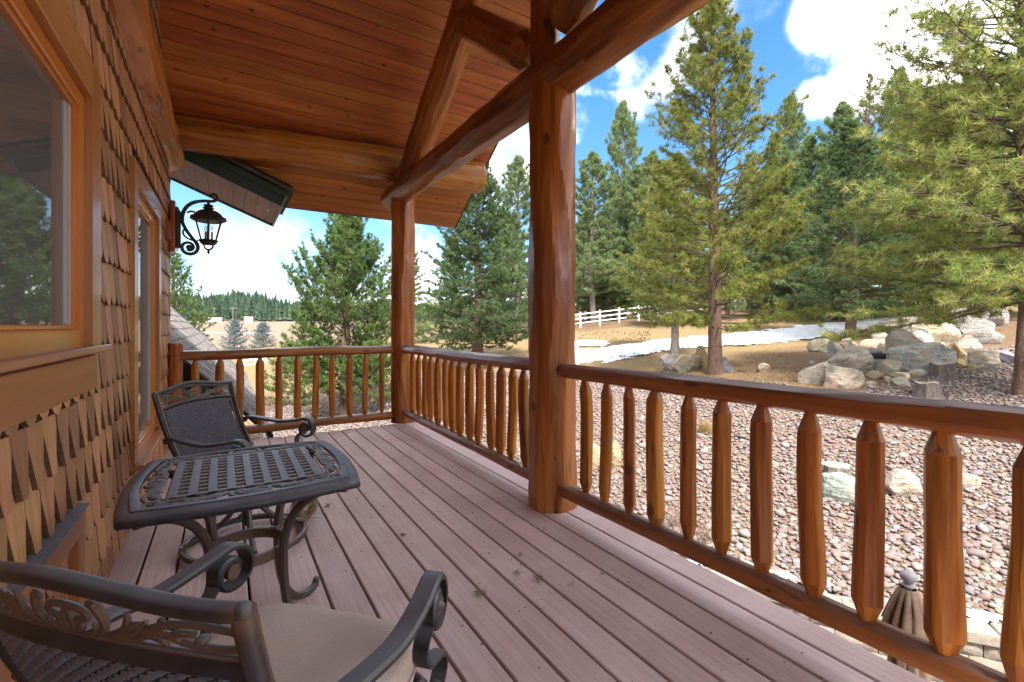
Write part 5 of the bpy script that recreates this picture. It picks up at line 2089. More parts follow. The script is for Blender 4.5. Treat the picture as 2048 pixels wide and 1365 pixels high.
def build_stones():
    rng = np.random.default_rng(77)
    base = link('stone_bed', None, None, Matrix.Translation((8, 6, -1.2)))
    tag(base, 'bed of rounded river stones around the house', None, None, 'structure')
    x0, y0 = STONE_POLY.min(0)
    x1, y1 = STONE_POLY.max(0)
    x1 = min(x1, 26)
    y0 = max(y0, -3.5)
    pts = []
    for layer, (sp, smin, smax) in enumerate(((.108, .034, .066), (.078, .018, .038))):
        gx, gy = np.meshgrid(np.arange(x0, x1, sp), np.arange(y0, y1, sp))
        gx = gx + rng.uniform(-.46, .46, gx.shape) * sp
        gy = gy + rng.uniform(-.46, .46, gy.shape) * sp
        px, py = gx.ravel(), gy.ravel()
        d = seg_dist(px, py, [tuple(p) for p in STONE_POLY] + [tuple(STONE_POLY[0])])
        ins = in_poly(px, py, STONE_POLY)
        edge = np.where(ins, d, -d) + rng.normal(0, .22, px.shape)
        dep = px * SA + py * CA
        lat = px * CA - py * SA
        u = U0 + F_PX * lat / np.maximum(dep, .1)
        ok = (edge > 0) & (dep > 2.5) & (u > 420) & (u < 2150)
        ok &= ~((px < 2.2) & (py < 6.2))
        # the farther bed shows fewer of its small stones
        if layer == 1:
            ok &= (dep < 8.8) & (u > 1080)
        px, py, dep, u = px[ok], py[ok], dep[ok], u[ok]
        s = smin + (smax - smin) * rng.random(len(px)) ** 1.6
        big = rng.random(len(px)) < .05
        s = np.where(big, s * rng.uniform(1.3, 2.0, len(px)), s)
        pts.append(np.stack([px, py, dep, u, s, np.full(len(px), layer)], -1))
    P = np.concatenate(pts)
    z = height(P[:, 0], P[:, 1], False)
    keep = ~(in_poly(P[:, 0], P[:, 1], PATIO_POLY))
    P, z = P[keep], z[keep]
    v = V0 - F_PX * (z - EYE) / P[:, 2]
    inside = (P[:, 3] > 1100) & (P[:, 3] < 2030) & (v < 1330) & (v > 760)
    pix = P[:, 4] * 2 * F_PX / P[:, 2]
    order = np.argsort(-(pix * inside + pix * 1e-6))
    # shapes: squashed, slightly lumpy pebbles
    def variant(sub, seed):
        r = np.random.default_rng(seed)
        vv, ff = ico(sub)
        ax = np.array([1.0, r.uniform(.62, .85), r.uniform(.4, .58)])
        lump = 1 + .14 * np.sin(vv @ r.uniform(-2.4, 2.4, 3) + r.uniform(0, 6)) + .07 * np.sin(vv @ r.uniform(-4, 4, 3))
        e = np.sign(vv) * np.abs(vv) ** .88
        return e * ax * lump[:, None], ff
    V3 = [variant(3, 300 + i) for i in range(10)]
    V2 = [variant(2, 100 + i) for i in range(10)]
    V1 = [variant(1, 200 + i) for i in range(8)]
    single = [indexed_mesh('stone', v_, f_, 'river_stone') for v_, f_ in V2]

    def rot(n):
        yaw = rng.uniform(0, 2 * np.pi, n)
        tx, ty = rng.normal(0, .24, n), rng.normal(0, .24, n)
        cy, sy, cx, sx, c2, s2 = np.cos(yaw), np.sin(yaw), np.cos(tx), np.sin(tx), np.cos(ty), np.sin(ty)
        Z = np.zeros(n)
        O = np.ones(n)
        Rz = np.stack([cy, -sy, Z, sy, cy, Z, Z, Z, O], -1).reshape(n, 3, 3)
        Rx = np.stack([O, Z, Z, Z, cx, -sx, Z, sx, cx], -1).reshape(n, 3, 3)
        Ry = np.stack([c2, Z, s2, Z, O, Z, -s2, Z, c2], -1).reshape(n, 3, 3)
        return Rx @ Ry @ Rz
    zc = z + P[:, 4] * np.where(P[:, 5] == 0, .3, .42) + rng.uniform(-.006, .02, len(P))
    RM = rot(len(P))
    for i in order[:300]:
        m = Matrix(RM[i].tolist()).to_4x4()
        m = Matrix.Translation((P[i, 0], P[i, 1], zc[i])) @ m @ Matrix.Scale(P[i, 4], 4)
        link('stone', single[int(rng.integers(10))], base, m)
    rest = order[300:]
    near = rest[(P[rest, 2] < 6.6) & inside[rest]]
    far = rest[(P[rest, 2] >= 6.6) | ~inside[rest]]
    vs, fs, o = [], [], 0
    for ids, var in ((near, V2), (far, V1)):
        which = rng.integers(0, len(var), len(ids))
        for w, (vv, ff) in enumerate(var):
            sel = ids[which == w]
            if not len(sel):
                continue
            q = np.einsum('nij,kj->nki', RM[sel], vv) * P[sel, 4][:, None, None]
            q += np.stack([P[sel, 0], P[sel, 1], zc[sel]], -1)[:, None, :]
            k = len(vv)
            vs.append(q.reshape(-1, 3))
            fs.append((ff[None] + (np.arange(len(sel)) * k)[:, None, None] + o).reshape(-1, 3))
            o += k * len(sel)
    me = indexed_mesh('loose_stones', np.concatenate(vs), np.concatenate(fs), 'river_stone')
    link('loose_stones', me, base, None, {'kind': 'stuff'})


build_stones()


# ------------------------------------------------------------------ boulders
def rock_mesh(seed, dims, cuts, sub=4, lump=.22):
    r = np.random.default_rng(seed)
    v, f = ico(sub)
    v = np.sign(v) * np.abs(v) ** .8
    for _ in range(cuts):                       # broken faces
        n = r.normal(0, 1, 3)
        n[2] *= .7
        n /= np.linalg.norm(n)
        d = r.uniform(.5, .82)
        k = v @ n
        v = v - np.where(k > d, (k - d) * .97, 0)[:, None] * n
    off = r.uniform(-50, 50, 3)
    nz = np.array([mnoise.fractal(Vector(p * 1.1 + off), .8, 2.1, 6) for p in v])
    fine = np.array([mnoise.ridged_multi_fractal(Vector((p[0] * 2.4, p[1] * 2.4, p[2] * 6) + off), .9, 2.2, 4, 1, 2) for p in v])
    v = v * (1 + lump * nz * .34 + .03 * (fine - 1))[:, None]
    v = v * np.array(dims) * .5
    return v, f


ROCKS = [
    # u, v of the middle of the foot, width and height in photo pixels, colour, roll, label
    (1640, 707, 41, 23, (.3, .27, .2), -8, 'small tan boulder alone on brown needles, left of the boulder pile'),
    (1672, 722, 37, 32, (.4, .39, .37), 0, 'white and grey boulder spotted with dark lichen'),
    (1701, 703, 32, 22, (.3, .26, .22), 0, 'round grey tan boulder behind the lichen-spotted one'),
    (1692, 746, 76, 40, (.47, .41, .34), -22, 'long cream boulder tilted up to the right in the front of the pile'),
    (1753, 727, 46, 26, (.17, .14, .17), 0, 'dark purple boulder in the middle of the pile'),
    (1738, 748, 58, 25, (.26, .22, .17), 0, 'low flat brown boulder below the purple one'),
    (1778, 752, 42, 30, (.3, .26, .21), 10, 'brown grey boulder leaning on the low flat brown one'),
    (1808, 735, 64, 64, (.37, .34, .29), -10, 'tall lumpy grey cream boulder beside the biggest slab'),
    (1850, 748, 106, 54, (.36, .36, .34), 0, 'biggest grey slab boulder with a rust-coloured streak'),
    (1917, 726, 30, 32, (.5, .35, .2), 0, 'orange tan block behind the right end of the biggest slab'),
    (1886, 694, 44, 40, (.46, .39, .28), 0, 'knobbly yellow cream boulder on top of the pile'),
    (1812, 680, 116, 40, (.24, .22, .18), 12, 'long dark grey slab slanting at the back of the pile'),
    (1866, 666, 48, 26, (.3, .23, .16), 0, 'brown flat boulder behind the slanting dark slab'),
    (1902, 668, 40, 22, (.37, .35, .32), 0, 'grey flat boulder right of the dark tree trunk'),
    (1942, 669, 60, 30, (.4, .38, .37), 0, 'pale flat boulder at the back right of the pile'),
    (1905, 644, 34, 50, (.2, .18, .15), 0, 'tall dark grey boulder behind the dark trunk'),
    (1962, 618, 36, 18, (.2, .21, .24), 0, 'blue grey boulder high on the slope among branches'),
    (1626, 772, 60, 40, (.42, .37, .3), 0, 'cream boulder with dark bark-like face just above the railing'),
    (1683, 779, 68, 38, (.38, .32, .26), 8, 'pointed tan grey boulder just above the railing'),
    (1747, 761, 44, 14, (.29, .25, .18), 0, 'thin flat olive stone below the brown boulders'),
    (1966, 740, 58, 32, (.43, .39, .33), 12, 'cream slab boulder on the pale stones at right'),
    (2014, 732, 54, 26, (.25, .23, .28), 28, 'purple slab tilted down to the right near the right pine'),
    (1899, 734, 14, 10, (.5, .38, .2), 0, 'small yellow stone at the corner of the biggest slab'),
    (1921, 737, 25, 14, (.52, .4, .22), 0, 'flat yellow stone right of the small yellow one'),
    (1942, 741, 18, 12, (.54, .41, .22), 0, 'yellow stone at the end of a row of three'),
    (1622, 733, 17, 9, (.36, .36, .38), 0, 'small flat grey stone on the brown needles'),
    (1760, 690, 32, 20, (.38, .35, .3), -10, 'grey slab on dry grass under the slanting dark slab'),
    (1757, 706, 58, 22, (.4, .31, .22), 0, 'tan boulder behind the dark purple one'),
    (1802, 762, 32, 12, (.42, .36, .28), 0, 'flat cream stone at the foot of the biggest slab'),
    (1803, 775, 30, 15, (.4, .37, .3), 0, 'striped tan stone among the river stones below the pile'),
    (1774, 770, 20, 13, (.42, .34, .27), 0, 'rounded tan stone among the river stones below the pile'),
    (1739, 776, 20, 13, (.48, .42, .34), 0, 'pale cream stone right of the pointed boulder'),
    (1832, 752, 38, 10, (.46, .42, .35), 0, 'long thin pale stone touching the biggest slab'),
    (2027, 790, 18, 11, (.3, .29, .28), 0, 'dark round stone beside the right pine trunk'),
    (1945, 720, 28, 20, (.28, .3, .33), 0, 'blue grey block between the orange block and cream slab'),
    (1840, 700, 46, 34, (.42, .4, .36), 14, 'grey cream boulder wedged between the slanting slab and the knobbly one'),
    (1872, 712, 40, 26, (.33, .31, .28), -12, 'grey boulder resting on the back of the biggest slab'),
    (1780, 712, 36, 26, (.36, .31, .25), 8, 'tan grey boulder leaning on the tall lumpy one'),
    (1935, 700, 40, 24, (.44, .41, .37), 6, 'pale boulder right of the knobbly one'),
    (1985, 690, 44, 28, (.36, .35, .34), -8, 'grey boulder under the hanging branches at right'),
    (1930, 652, 44, 30, (.3, .28, .25), 0, 'brown grey boulder behind the pale flat one'),
    (1990, 655, 50, 30, (.34, .33, .33), 10, 'grey boulder high up by the right edge pine'),
    (1722, 716, 30, 22, (.4, .36, .31), 12, 'cream grey boulder between the spotted and the tan ones'),
    (1338, 742, 36, 27, (.37, .32, .32), -25, 'purple grey wedge boulder left of the big pine'),
    (1373, 746, 58, 28, (.38, .34, .25), 0, 'cream olive boulder at the left foot of the big pine'),
    (1405, 738, 36, 38, (.3, .24, .14), 0, 'olive brown upright boulder touching the big pine trunk'),
    (1452, 745, 26, 24, (.2, .21, .23), 0, 'blue grey boulder right of the big pine trunk'),
    (1529, 744, 23, 13, (.38, .32, .24), 0, 'small tan boulder at the edge of the river stones'),
    (1691, 1016, 92, 60, (.34, .4, .37), 0, 'pale green boulder in the river stones seen between balusters'),
    (1797, 1000, 62, 44, (.46, .4, .32), 0, 'cream boulder right of the pale green one'),
    (1930, 975, 50, 18, (.36, .28, .22), 0, 'flat brown stone in the river stones near the right pine'),
    (1197, 940, 38, 40, (.42, .33, .22), 0, 'tan boulder right of the near post in the stones'),
    (1228, 944, 34, 44, (.38, .28, .17), 0, 'orange brown boulder with streaks behind the first balusters'),
]


def build_rocks():
    for i, (u, v, w, h, col, roll, label) in enumerate(ROCKS):
        p, d = ground(u, v)
        W, H = w * d / F_PX * 1.08, h * d / F_PX * 1.12
        rng = random.Random(i * 7 + 1)
        D = max(W * rng.uniform(.6, .85), H * .7)
        sub = 5 if w > 50 else (4 if w > 22 else 3)
        vv, ff = rock_mesh(500 + i, (W * 1.08, D, H * 1.45), rng.choice((9, 10, 12, 14)), sub)
        me = indexed_mesh('boulder', vv, ff, 'boulder_stone')
        me.set_sharp_from_angle(angle=R(42))
        back = Vector((ray(u, v).x, ray(u, v).y, 0)).normalized() * D * .35
        q = p + back
        base_z = min(hz(q.x, q.y), p.z + .1)
        m = Matrix.Translation((q.x, q.y, p.z * .5 + base_z * .5 + H * .36)) @ Matrix.Rotation(-YAW - math.atan((u - U0) / F_PX), 4, 'Z') @ Matrix.Rotation(R(roll), 4, 'Y')
        o = link('boulder', me, None, m)
        o.color = (*col, 1)
        tag(o, label, 'boulder', 'boulders in the yard')


build_rocks()


def build_stumps():
    for i, (u, v, w, h, label) in enumerate([(1886, 756, 38, 26, 'low grey stump beside the foot of the biggest slab'),
                                             (1855, 796, 40, 27, 'ragged grey stump among river stones just above the railing'),
                                             (1671, 962, 52, 30, 'cut pale stump behind the green boulder between balusters')]):
        p, d = ground(u, v)
        r, H = w * d / F_PX / 2, h * d / F_PX
        rng = np.random.default_rng(i + 5)
        n, rows = 36, 7
        a = rng.uniform(0, 6.28, 6)
        vs, fs = [], []
        for k in range(rows):
            q = k / (rows - 1)
            for j in range(n):
                th = 2 * math.pi * j / n
                rr = r * (1.18 - .22 * q ** .5) * (1 + .07 * math.sin(5 * th + a[0]) + .05 * math.sin(9 * th + a[1]) + .03 * math.sin(17 * th + a[2]))
                zz = -.05 + (H * 1.05 + .05) * q + (.07 * H * math.sin(3 * th + a[3]) * q if i < 2 else 0)
                vs.append((rr * math.cos(th), rr * math.sin(th), zz))
        for k in range(rows - 1):
            for j in range(n):
                fs.append((k * n + j, k * n + (j + 1) % n, (k + 1) * n + (j + 1) % n, (k + 1) * n + j))
        b = MB().add(vs, fs)
        o = b.build('stump', 'gray_bark', None, Matrix.Translation(p), smooth=True, sharp=50)
        tag(o, label, 'tree stump')
        WM[o] = Matrix.Translation(p)
        top = [vs[(rows - 1) * n + j] for j in range(n)]
        c = (0, 0, sum(t_[2] for t_ in top) / n - .004)
        m = MB().add([Vector(p) + Vector(c)] + [Vector(p) + Vector(t_) * .999 for t_ in top], [(0, 1 + j, 1 + (j + 1) % n) for j in range(n)])
        m.build('cut_face', 'stump_wood', o, smooth=False)


build_stumps()


# ------------------------------------------------------------------ trees
def unit(a):
    return a / np.maximum(np.linalg.norm(a, axis=-1, keepdims=True), 1e-9)


def tuft_templates(rng, kinds, n, length, width, spread, back=.0, jitter=.25):
    """needle fans around +Z: (kinds, n, 3 corners, 3)"""
    out = []
    for _ in range(kinds):
        th = spread * np.sqrt(rng.random(n)) * 1.0
        ph = rng.uniform(0, 2 * np.pi, n)
        d = np.stack([np.sin(th) * np.cos(ph), np.sin(th) * np.sin(ph), np.cos(th)], -1)
        L = length * (1 - jitter * rng.random(n))
        root = np.zeros((n, 3))
        root[:, 2] = -back * rng.random(n)
        side = unit(np.cross(d, unit(rng.normal(0, 1, (n, 3)))))
        a = root - side * width * .5 + d * L[:, None] * .06
        b = root + side * width * .5 + d * L[:, None] * .06
        c = root + d * L[:, None]
        c[:, 2] -= .1 * L * rng.random(n)
        out.append(np.stack([a, b, c], 1))
    return np.array(out)


def place_tufts(rng, pos, dirs, tmpl, scale):
    n = len(pos)
    z = unit(dirs)
    x = unit(np.cross(z, unit(rng.normal(0, 1, (n, 3)))))
    y = np.cross(z, x)
    B = np.stack([x, y, z], -1)                       # columns
    w = rng.integers(0, len(tmpl), n)
    q = np.einsum('nij,nkcj->nkci', B, tmpl[w]) * scale[:, None, None, None]
    return q + pos[:, None, None, :]


class Tubes:
    """many thin tapering branches in one mesh"""
    def __init__(self):
        self.v, self.f, self.o = [], [], 0

    def add(self, pts, r0, r1, n):
        m = len(pts)
        d = np.gradient(pts, axis=0)
        d = unit(d)
        ref = np.array([0, 0, 1.0]) if abs(d[0, 2]) < .9 else np.array([1.0, 0, 0])
        a = unit(np.cross(d, ref))
        b = np.cross(d, a)
        rad = np.linspace(r0, r1, m) if np.isscalar(r0) else r0
        th = np.arange(n) * 2 * np.pi / n
        ring = pts[:, None, :] + rad[:, None, None] * (a[:, None, :] * np.cos(th)[None, :, None] + b[:, None, :] * np.sin(th)[None, :, None])
        self.v.append(ring.reshape(-1, 3))
        i = np.arange(m - 1)[:, None] * n
        k = np.arange(n)[None, :]
        k2 = (k + 1) % n
        q = np.stack([i + k, i + k2, i + n + k2, i + n + k], -1).reshape(-1, 4) + self.o
        self.f.append(q)
        self.o += m * n

    def mesh(self, name, mat):
        return indexed_mesh(name, np.concatenate(self.v), np.concatenate(self.f), mat)


def make_tree(seed, H, r0, crown0, radius, style, per=5, gap=.36, twigs=10, tuft=(26, .17, .011, 1.9), mat='ponderosa_needles', bark='pine_bark',
              droop=0.0, upturn=.35, density=1.0, azim=None, lean=0.0, cones=0, along=2, shape=None, twig_len=.34, bare=.25, top_e=58, low_e=2):
    """trunk, limbs and needles of one conifer standing at the origin; returns meshes"""
    rng = np.random.default_rng(seed)
    # trunk
    nz = max(10, int(H / .5))
    zz = np.linspace(0, H, nz)
    sway = smooth_noise(rng, H, H * .3, 2)(zz) * .012 * H
    sway = sway - sway[:, :1]
    tp = np.stack([sway[0] + lean * zz, sway[1], zz], -1)
    tr = r0 * (1 - zz / H) ** .85 + .012
    tr[0] *= 1.3
    tb = Tubes()
    th = np.arange(14) * 2 * np.pi / 14
    tb.add(tp, tr, None, 14)
    trunk = tb.mesh('trunk', bark)

    def at_z(z):
        return np.array([np.interp(z, zz, tp[:, 0]), np.interp(z, zz, tp[:, 1]), z])
    lim = Tubes()
    pos, dirs, rk = [], [], []
    z = crown0
    ga = rng.uniform(0, 6.28)
    while z < H - .15:
        q = (z - crown0) / (H - crown0)
        Lr = radius * (shape(q) if shape else (1 - q) ** .75 * min(1, .55 + q * 3))
        cnt = max(3, int(round(per * (1 - .35 * q))))
        for b in range(cnt):
            az = ga + b * 2 * np.pi / cnt + rng.normal(0, .22)
            L = Lr * rng.uniform(.68, 1.18)
            if azim is not None:
                L *= azim(az)
            if L < .12:
                L = .12
            e0 = R(low_e + (top_e - low_e) * q ** 1.2 + rng.normal(0, 7))
            m = 7
            s = np.linspace(0, 1, m)
            el = e0 - droop * s * (1 - q) + upturn * s ** 2
            hd = np.array([math.cos(az), math.sin(az), 0])
            step = L / (m - 1)
            wob = rng.normal(0, .12, m)
            pts = [at_z(z + rng.uniform(-.1, .1))]
            for i in range(1, m):
                a2 = az + wob[i] + .15 * math.sin(i)
                dd = np.array([math.cos(a2) * math.cos(el[i]), math.sin(a2) * math.cos(el[i]), math.sin(el[i])])
                pts.append(pts[-1] + dd * step)
            pts = np.array(pts)
            br = max(.007, .0075 * L + .006) * (1.25 if style == 'open' else 1.0)
            lim.add(pts, br, .004, 5)
            nt = max(3, int(twigs * L / radius * rng.uniform(.8, 1.2) + 2))
            ts = bare + (1 - bare) * (np.arange(nt) + rng.random(nt) * .6) / nt
            for j, t in enumerate(ts):
                x = t * (m - 1)
                i0 = min(int(x), m - 2)
                p = pts[i0] + (pts[i0 + 1] - pts[i0]) * (x - i0)
                d = unit(pts[i0 + 1] - pts[i0])
                side = unit(np.cross(d, np.array([0, 0, 1.0])))
                sgn = 1 if j % 2 else -1
                l2 = (twig_len * L * (1.05 - .75 * t) + .1) * rng.uniform(.6, 1.2)
                v = unit(d * rng.uniform(.5, 1.0) + side * sgn * rng.uniform(.4, 1.0) + np.array([0, 0, rng.uniform(-.25, .5) - droop * .3]))
                tw = np.array([p, p + v * l2 * .5 + np.array([0, 0, -.02 * l2]), p + v * l2 + np.array([0, 0, upturn * .16 * l2])])
                lim.add(tw, max(.004, br * .35), .003, 3)
                pos.append(tw[2])
                dirs.append(unit(tw[2] - tw[1]) + np.array([0, 0, .25]))
                rk.append(q)
                for k in range(along):
                    f_ = rng.uniform(.3, .97)
                    pp = tw[0] + (tw[2] - tw[0]) * f_
                    pos.append(pp + rng.normal(0, .02, 3))
                    dirs.append(v + rng.normal(0, .5, 3) + np.array([0, 0, .3]))
                    rk.append(q)
            pos.append(pts[-1])
            dirs.append(unit(pts[-1] - pts[-2]))
            rk.append(q)
        ga += rng.uniform(.5, 1.1)
        z += gap * rng.uniform(.75, 1.25) * (1 - .35 * q)
    pos.append(at_z(H))
    dirs.append(np.array([0, 0, 1.0]))
    rk.append(1)
    pos, dirs = np.array(pos), np.array(dirs)
    if density < 1:
        k = rng.random(len(pos)) < density
        pos, dirs = pos[k], dirs[k]
    n, ln, wd, sp = tuft
    tm = tuft_templates(rng, 7, n, ln, wd, sp, back=ln * .5)
    sc = rng.uniform(.75, 1.2, len(pos))
    q = place_tufts(rng, pos, dirs, tm, sc)
    tint = np.clip(.42 + rng.normal(0, .17, len(pos)) + (rng.random(len(pos)) < .05) * .35, 0, 1)
    tint = np.repeat(tint, n * 3)
    crown = tri_mesh('needles', q, 3, mat, tint)
    cp = pos[rng.choice(len(pos), min(cones, len(pos)), replace=False)] if cones else None
    return trunk, lim.mesh('limbs', 'branch_bark'), crown, cp


def plant(meshes, base, label, cat='pine tree', name='pine_tree', group='conifers around the yard', rz=0.0, scale=1.0, sz=None):
    trunk, limbs, crown, cp = meshes
    m = Matrix.Translation((base[0], base[1], base[2] - .05)) @ Matrix.Rotation(rz, 4, 'Z') @ Matrix.Diagonal((scale, scale, sz or scale, 1))
    t = link(name, None, None, m)
    tag(t, label, cat, group)
    for nm, me in (('trunk', trunk), ('limbs', limbs), ('needles', crown)):
        o = bpy.data.objects.new(nm, me)
        coll.objects.link(o)
        o.parent = t
        if nm == 'needles':
            o['kind'] = 'stuff'
    return t


def cone_mesh():
    m = MB()
    m.lathe([(.004, -.05), (.026, -.038), (.036, -.012), (.033, .012), (.02, .04), (.004, .056)], (0, 0, 0), 8)
    for k in range(5):
        for j in range(7):
            a = 2 * math.pi * (j + .5 * (k % 2)) / 7
            z = -.036 + .018 * k
            r = .034 - .004 * abs(k - 1.5)
            m.add([(r * math.cos(a - .3), r * math.sin(a - .3), z), (r * math.cos(a + .3), r * math.sin(a + .3), z), ((r + .016) * math.cos(a), (r + .016) * math.sin(a), z + .008)], [(0, 1, 2)])
    return mesh('pine_cone', m.v, m.f, 'cone_brown', False)


def build_trees():
    full = lambda q: (1 - q) ** .58 * min(1, .72 + q * 2)
    # --- the big pine in the middle of the view
    b, d = ground(1430, 748)
    Hh = EYE + (652 + 25) / 930 * d - b.z
    A = make_tree(1, Hh, .235, 1.75, 2.9, 'open', per=6, gap=.33, twigs=11, tuft=(26, .2, .0155, 2.0), mat='ponderosa_needles', cones=240, along=2, bare=.38, upturn=.5, droop=.15,
                  shape=lambda q: (.95 - .15 * q if q < .45 else (.88 * (1 - (q - .45) / .55) ** .8 + .06)), twig_len=.3, low_e=0, top_e=62)
    t = plant(A, b, 'big pine studded with dark cones and bright needle tufts left of the boulder pile')
    cm = cone_mesh()
    rr = random.Random(3)
    inv = t.matrix_basis
    for p in A[3]:
        c = bpy.data.objects.new('pine_cone', cm)
        coll.objects.link(c)
        c.parent = t
        s = rr.uniform(1.0, 1.6)
        c.matrix_basis = Matrix.Translation(Vector(p)) @ Matrix.Rotation(rr.uniform(0, 6), 4, 'Z') @ Matrix.Rotation(rr.uniform(0, 1.6), 4, 'X') @ Matrix.Scale(s, 4)
    # --- pine behind its left side
    b, d = ground(1350, 708)
    B = make_tree(2, 9.6, .19, 2.2, 3.0, 'open', per=6, gap=.33, twigs=11, tuft=(22, .21, .02, 2.0), mat='ponderosa_needles', bark='gray_bark', along=2, bare=.3, shape=full, droop=.2)
    plant(B, b, 'shorter bushy pine with slim grey trunk left of the cone-studded pine')
    # --- dark dense pine
    b, d = ground(1700, 680)
    Cc = make_tree(3, 11.2, .25, 1.35, 4.2, 'dense', per=7, gap=.33, twigs=16, tuft=(16, .15, .023, 1.6), mat='spruce_needles', bark='pine_bark', along=5, bare=.2, droop=.25, upturn=.45, shape=full)
    plant(Cc, b, 'dark dense conifer with dark trunk behind the boulder pile')
    # --- long-needled pine at the right edge, branches reaching left
    b, d = ground(2040, 792)
    left = math.atan2(SA, -CA)

    def reach(az):
        return .75 + .42 * max(0, math.cos(az - left))
    Dm = make_tree(4, 12.5, .12, 2.5, 3.95, 'open', per=7, gap=.29, twigs=15, tuft=(25, .23, .016, 1.75), mat='long_pine_needles', along=2, bare=.3, droop=.35, upturn=.5, azim=reach, cones=60, twig_len=.3,
                   shape=lambda q: (.95 - .2 * q if q < .3 else .9 * (1 - (q - .3) / .7) ** .62 + .05), low_e=-6, top_e=55)
    t = plant(Dm, b, 'long-needled pine at the right edge with drooping yellow green branches')
    for p in Dm[3]:
        c = bpy.data.objects.new('pine_cone', cm)
        coll.objects.link(c)
        c.parent = t
        c.matrix_basis = Matrix.Translation(Vector(p)) @ Matrix.Rotation(rr.uniform(0, 6), 4, 'Z') @ Matrix.Rotation(rr.uniform(0, 1.6), 4, 'X') @ Matrix.Scale(rr.uniform(.8, 1.2), 4)
    # --- dark-trunked pine up the slope behind the boulders
    b, d = ground(1882, 645)
    G = make_tree(5, 12.6, .3, 1.6, 4.8, 'open', per=6, gap=.36, twigs=14, tuft=(20, .23, .026, 1.9), mat='ponderosa_needles', along=3, bare=.25, droop=.3, shape=full)
    plant(G, b, 'tall pine with thick dark trunk standing among the back boulders')
    # --- broad pine beyond the far railing
    E_ = make_tree(6, 7.9, .2, .75, 2.75, 'dense', per=7, gap=.28, twigs=15, tuft=(16, .13, .018, 1.6), mat='scots_needles', along=5, bare=.2, droop=-.1, upturn=.5, low_e=12, top_e=66,
                   shape=lambda q: (.8 + .5 * q if q < .3 else .95 * (1 - (q - .3) / .7) ** .8 + .05))
    b = at(690, 835, 16.8)
    plant(E_, b, 'broad green pine beyond the far railing, left of the far post')
    # --- dense spruce between the two posts
    F_ = make_tree(7, 9.4, .24, .4, 3.5, 'dense', per=7, gap=.3, twigs=16, tuft=(15, .14, .024, 1.6), mat='spruce_needles', along=5, bare=.18, droop=.3, upturn=.5, low_e=0, top_e=50, shape=full)
    b, d = ground(962, 718)
    b = at(955, 705, 23.5)
    plant(F_, b, 'dense spruce-like conifer between the two log posts', rz=.4)
    # --- background stand: a few kinds, copied
    K1 = make_tree(8, 14.0, .24, 2.4, 3.7, 'open', per=5, gap=.46, twigs=8, tuft=(22, .3, .03, 2.0), mat='gray_pine_needles', bark='gray_bark', along=3, bare=.25, shape=lambda q: (.72 + .28 * math.sin(q * 9 + 1)) * (1 - q ** 1.9) ** .7, top_e=48)
    K2 = make_tree(9, 11.0, .2, 1.0, 3.3, 'dense', per=5, gap=.4, twigs=10, tuft=(20, .28, .03, 1.9), mat='gray_pine_needles', bark='gray_bark', along=3, bare=.2, droop=.2, shape=lambda q: (.9 + .16 * math.sin(q * 11)) * (1 - q ** 1.5) ** .7, top_e=50)
    K3 = make_tree(10, 12.5, .2, 3.2, 2.1, 'open', per=5, gap=.45, twigs=6, tuft=(18, .22, .026, 2.0), mat='bronze_needles', bark='gray_bark', along=1, bare=.3, shape=lambda q: (.75 + .25 * math.sin(q * 6)) * (1 - q) ** .3)
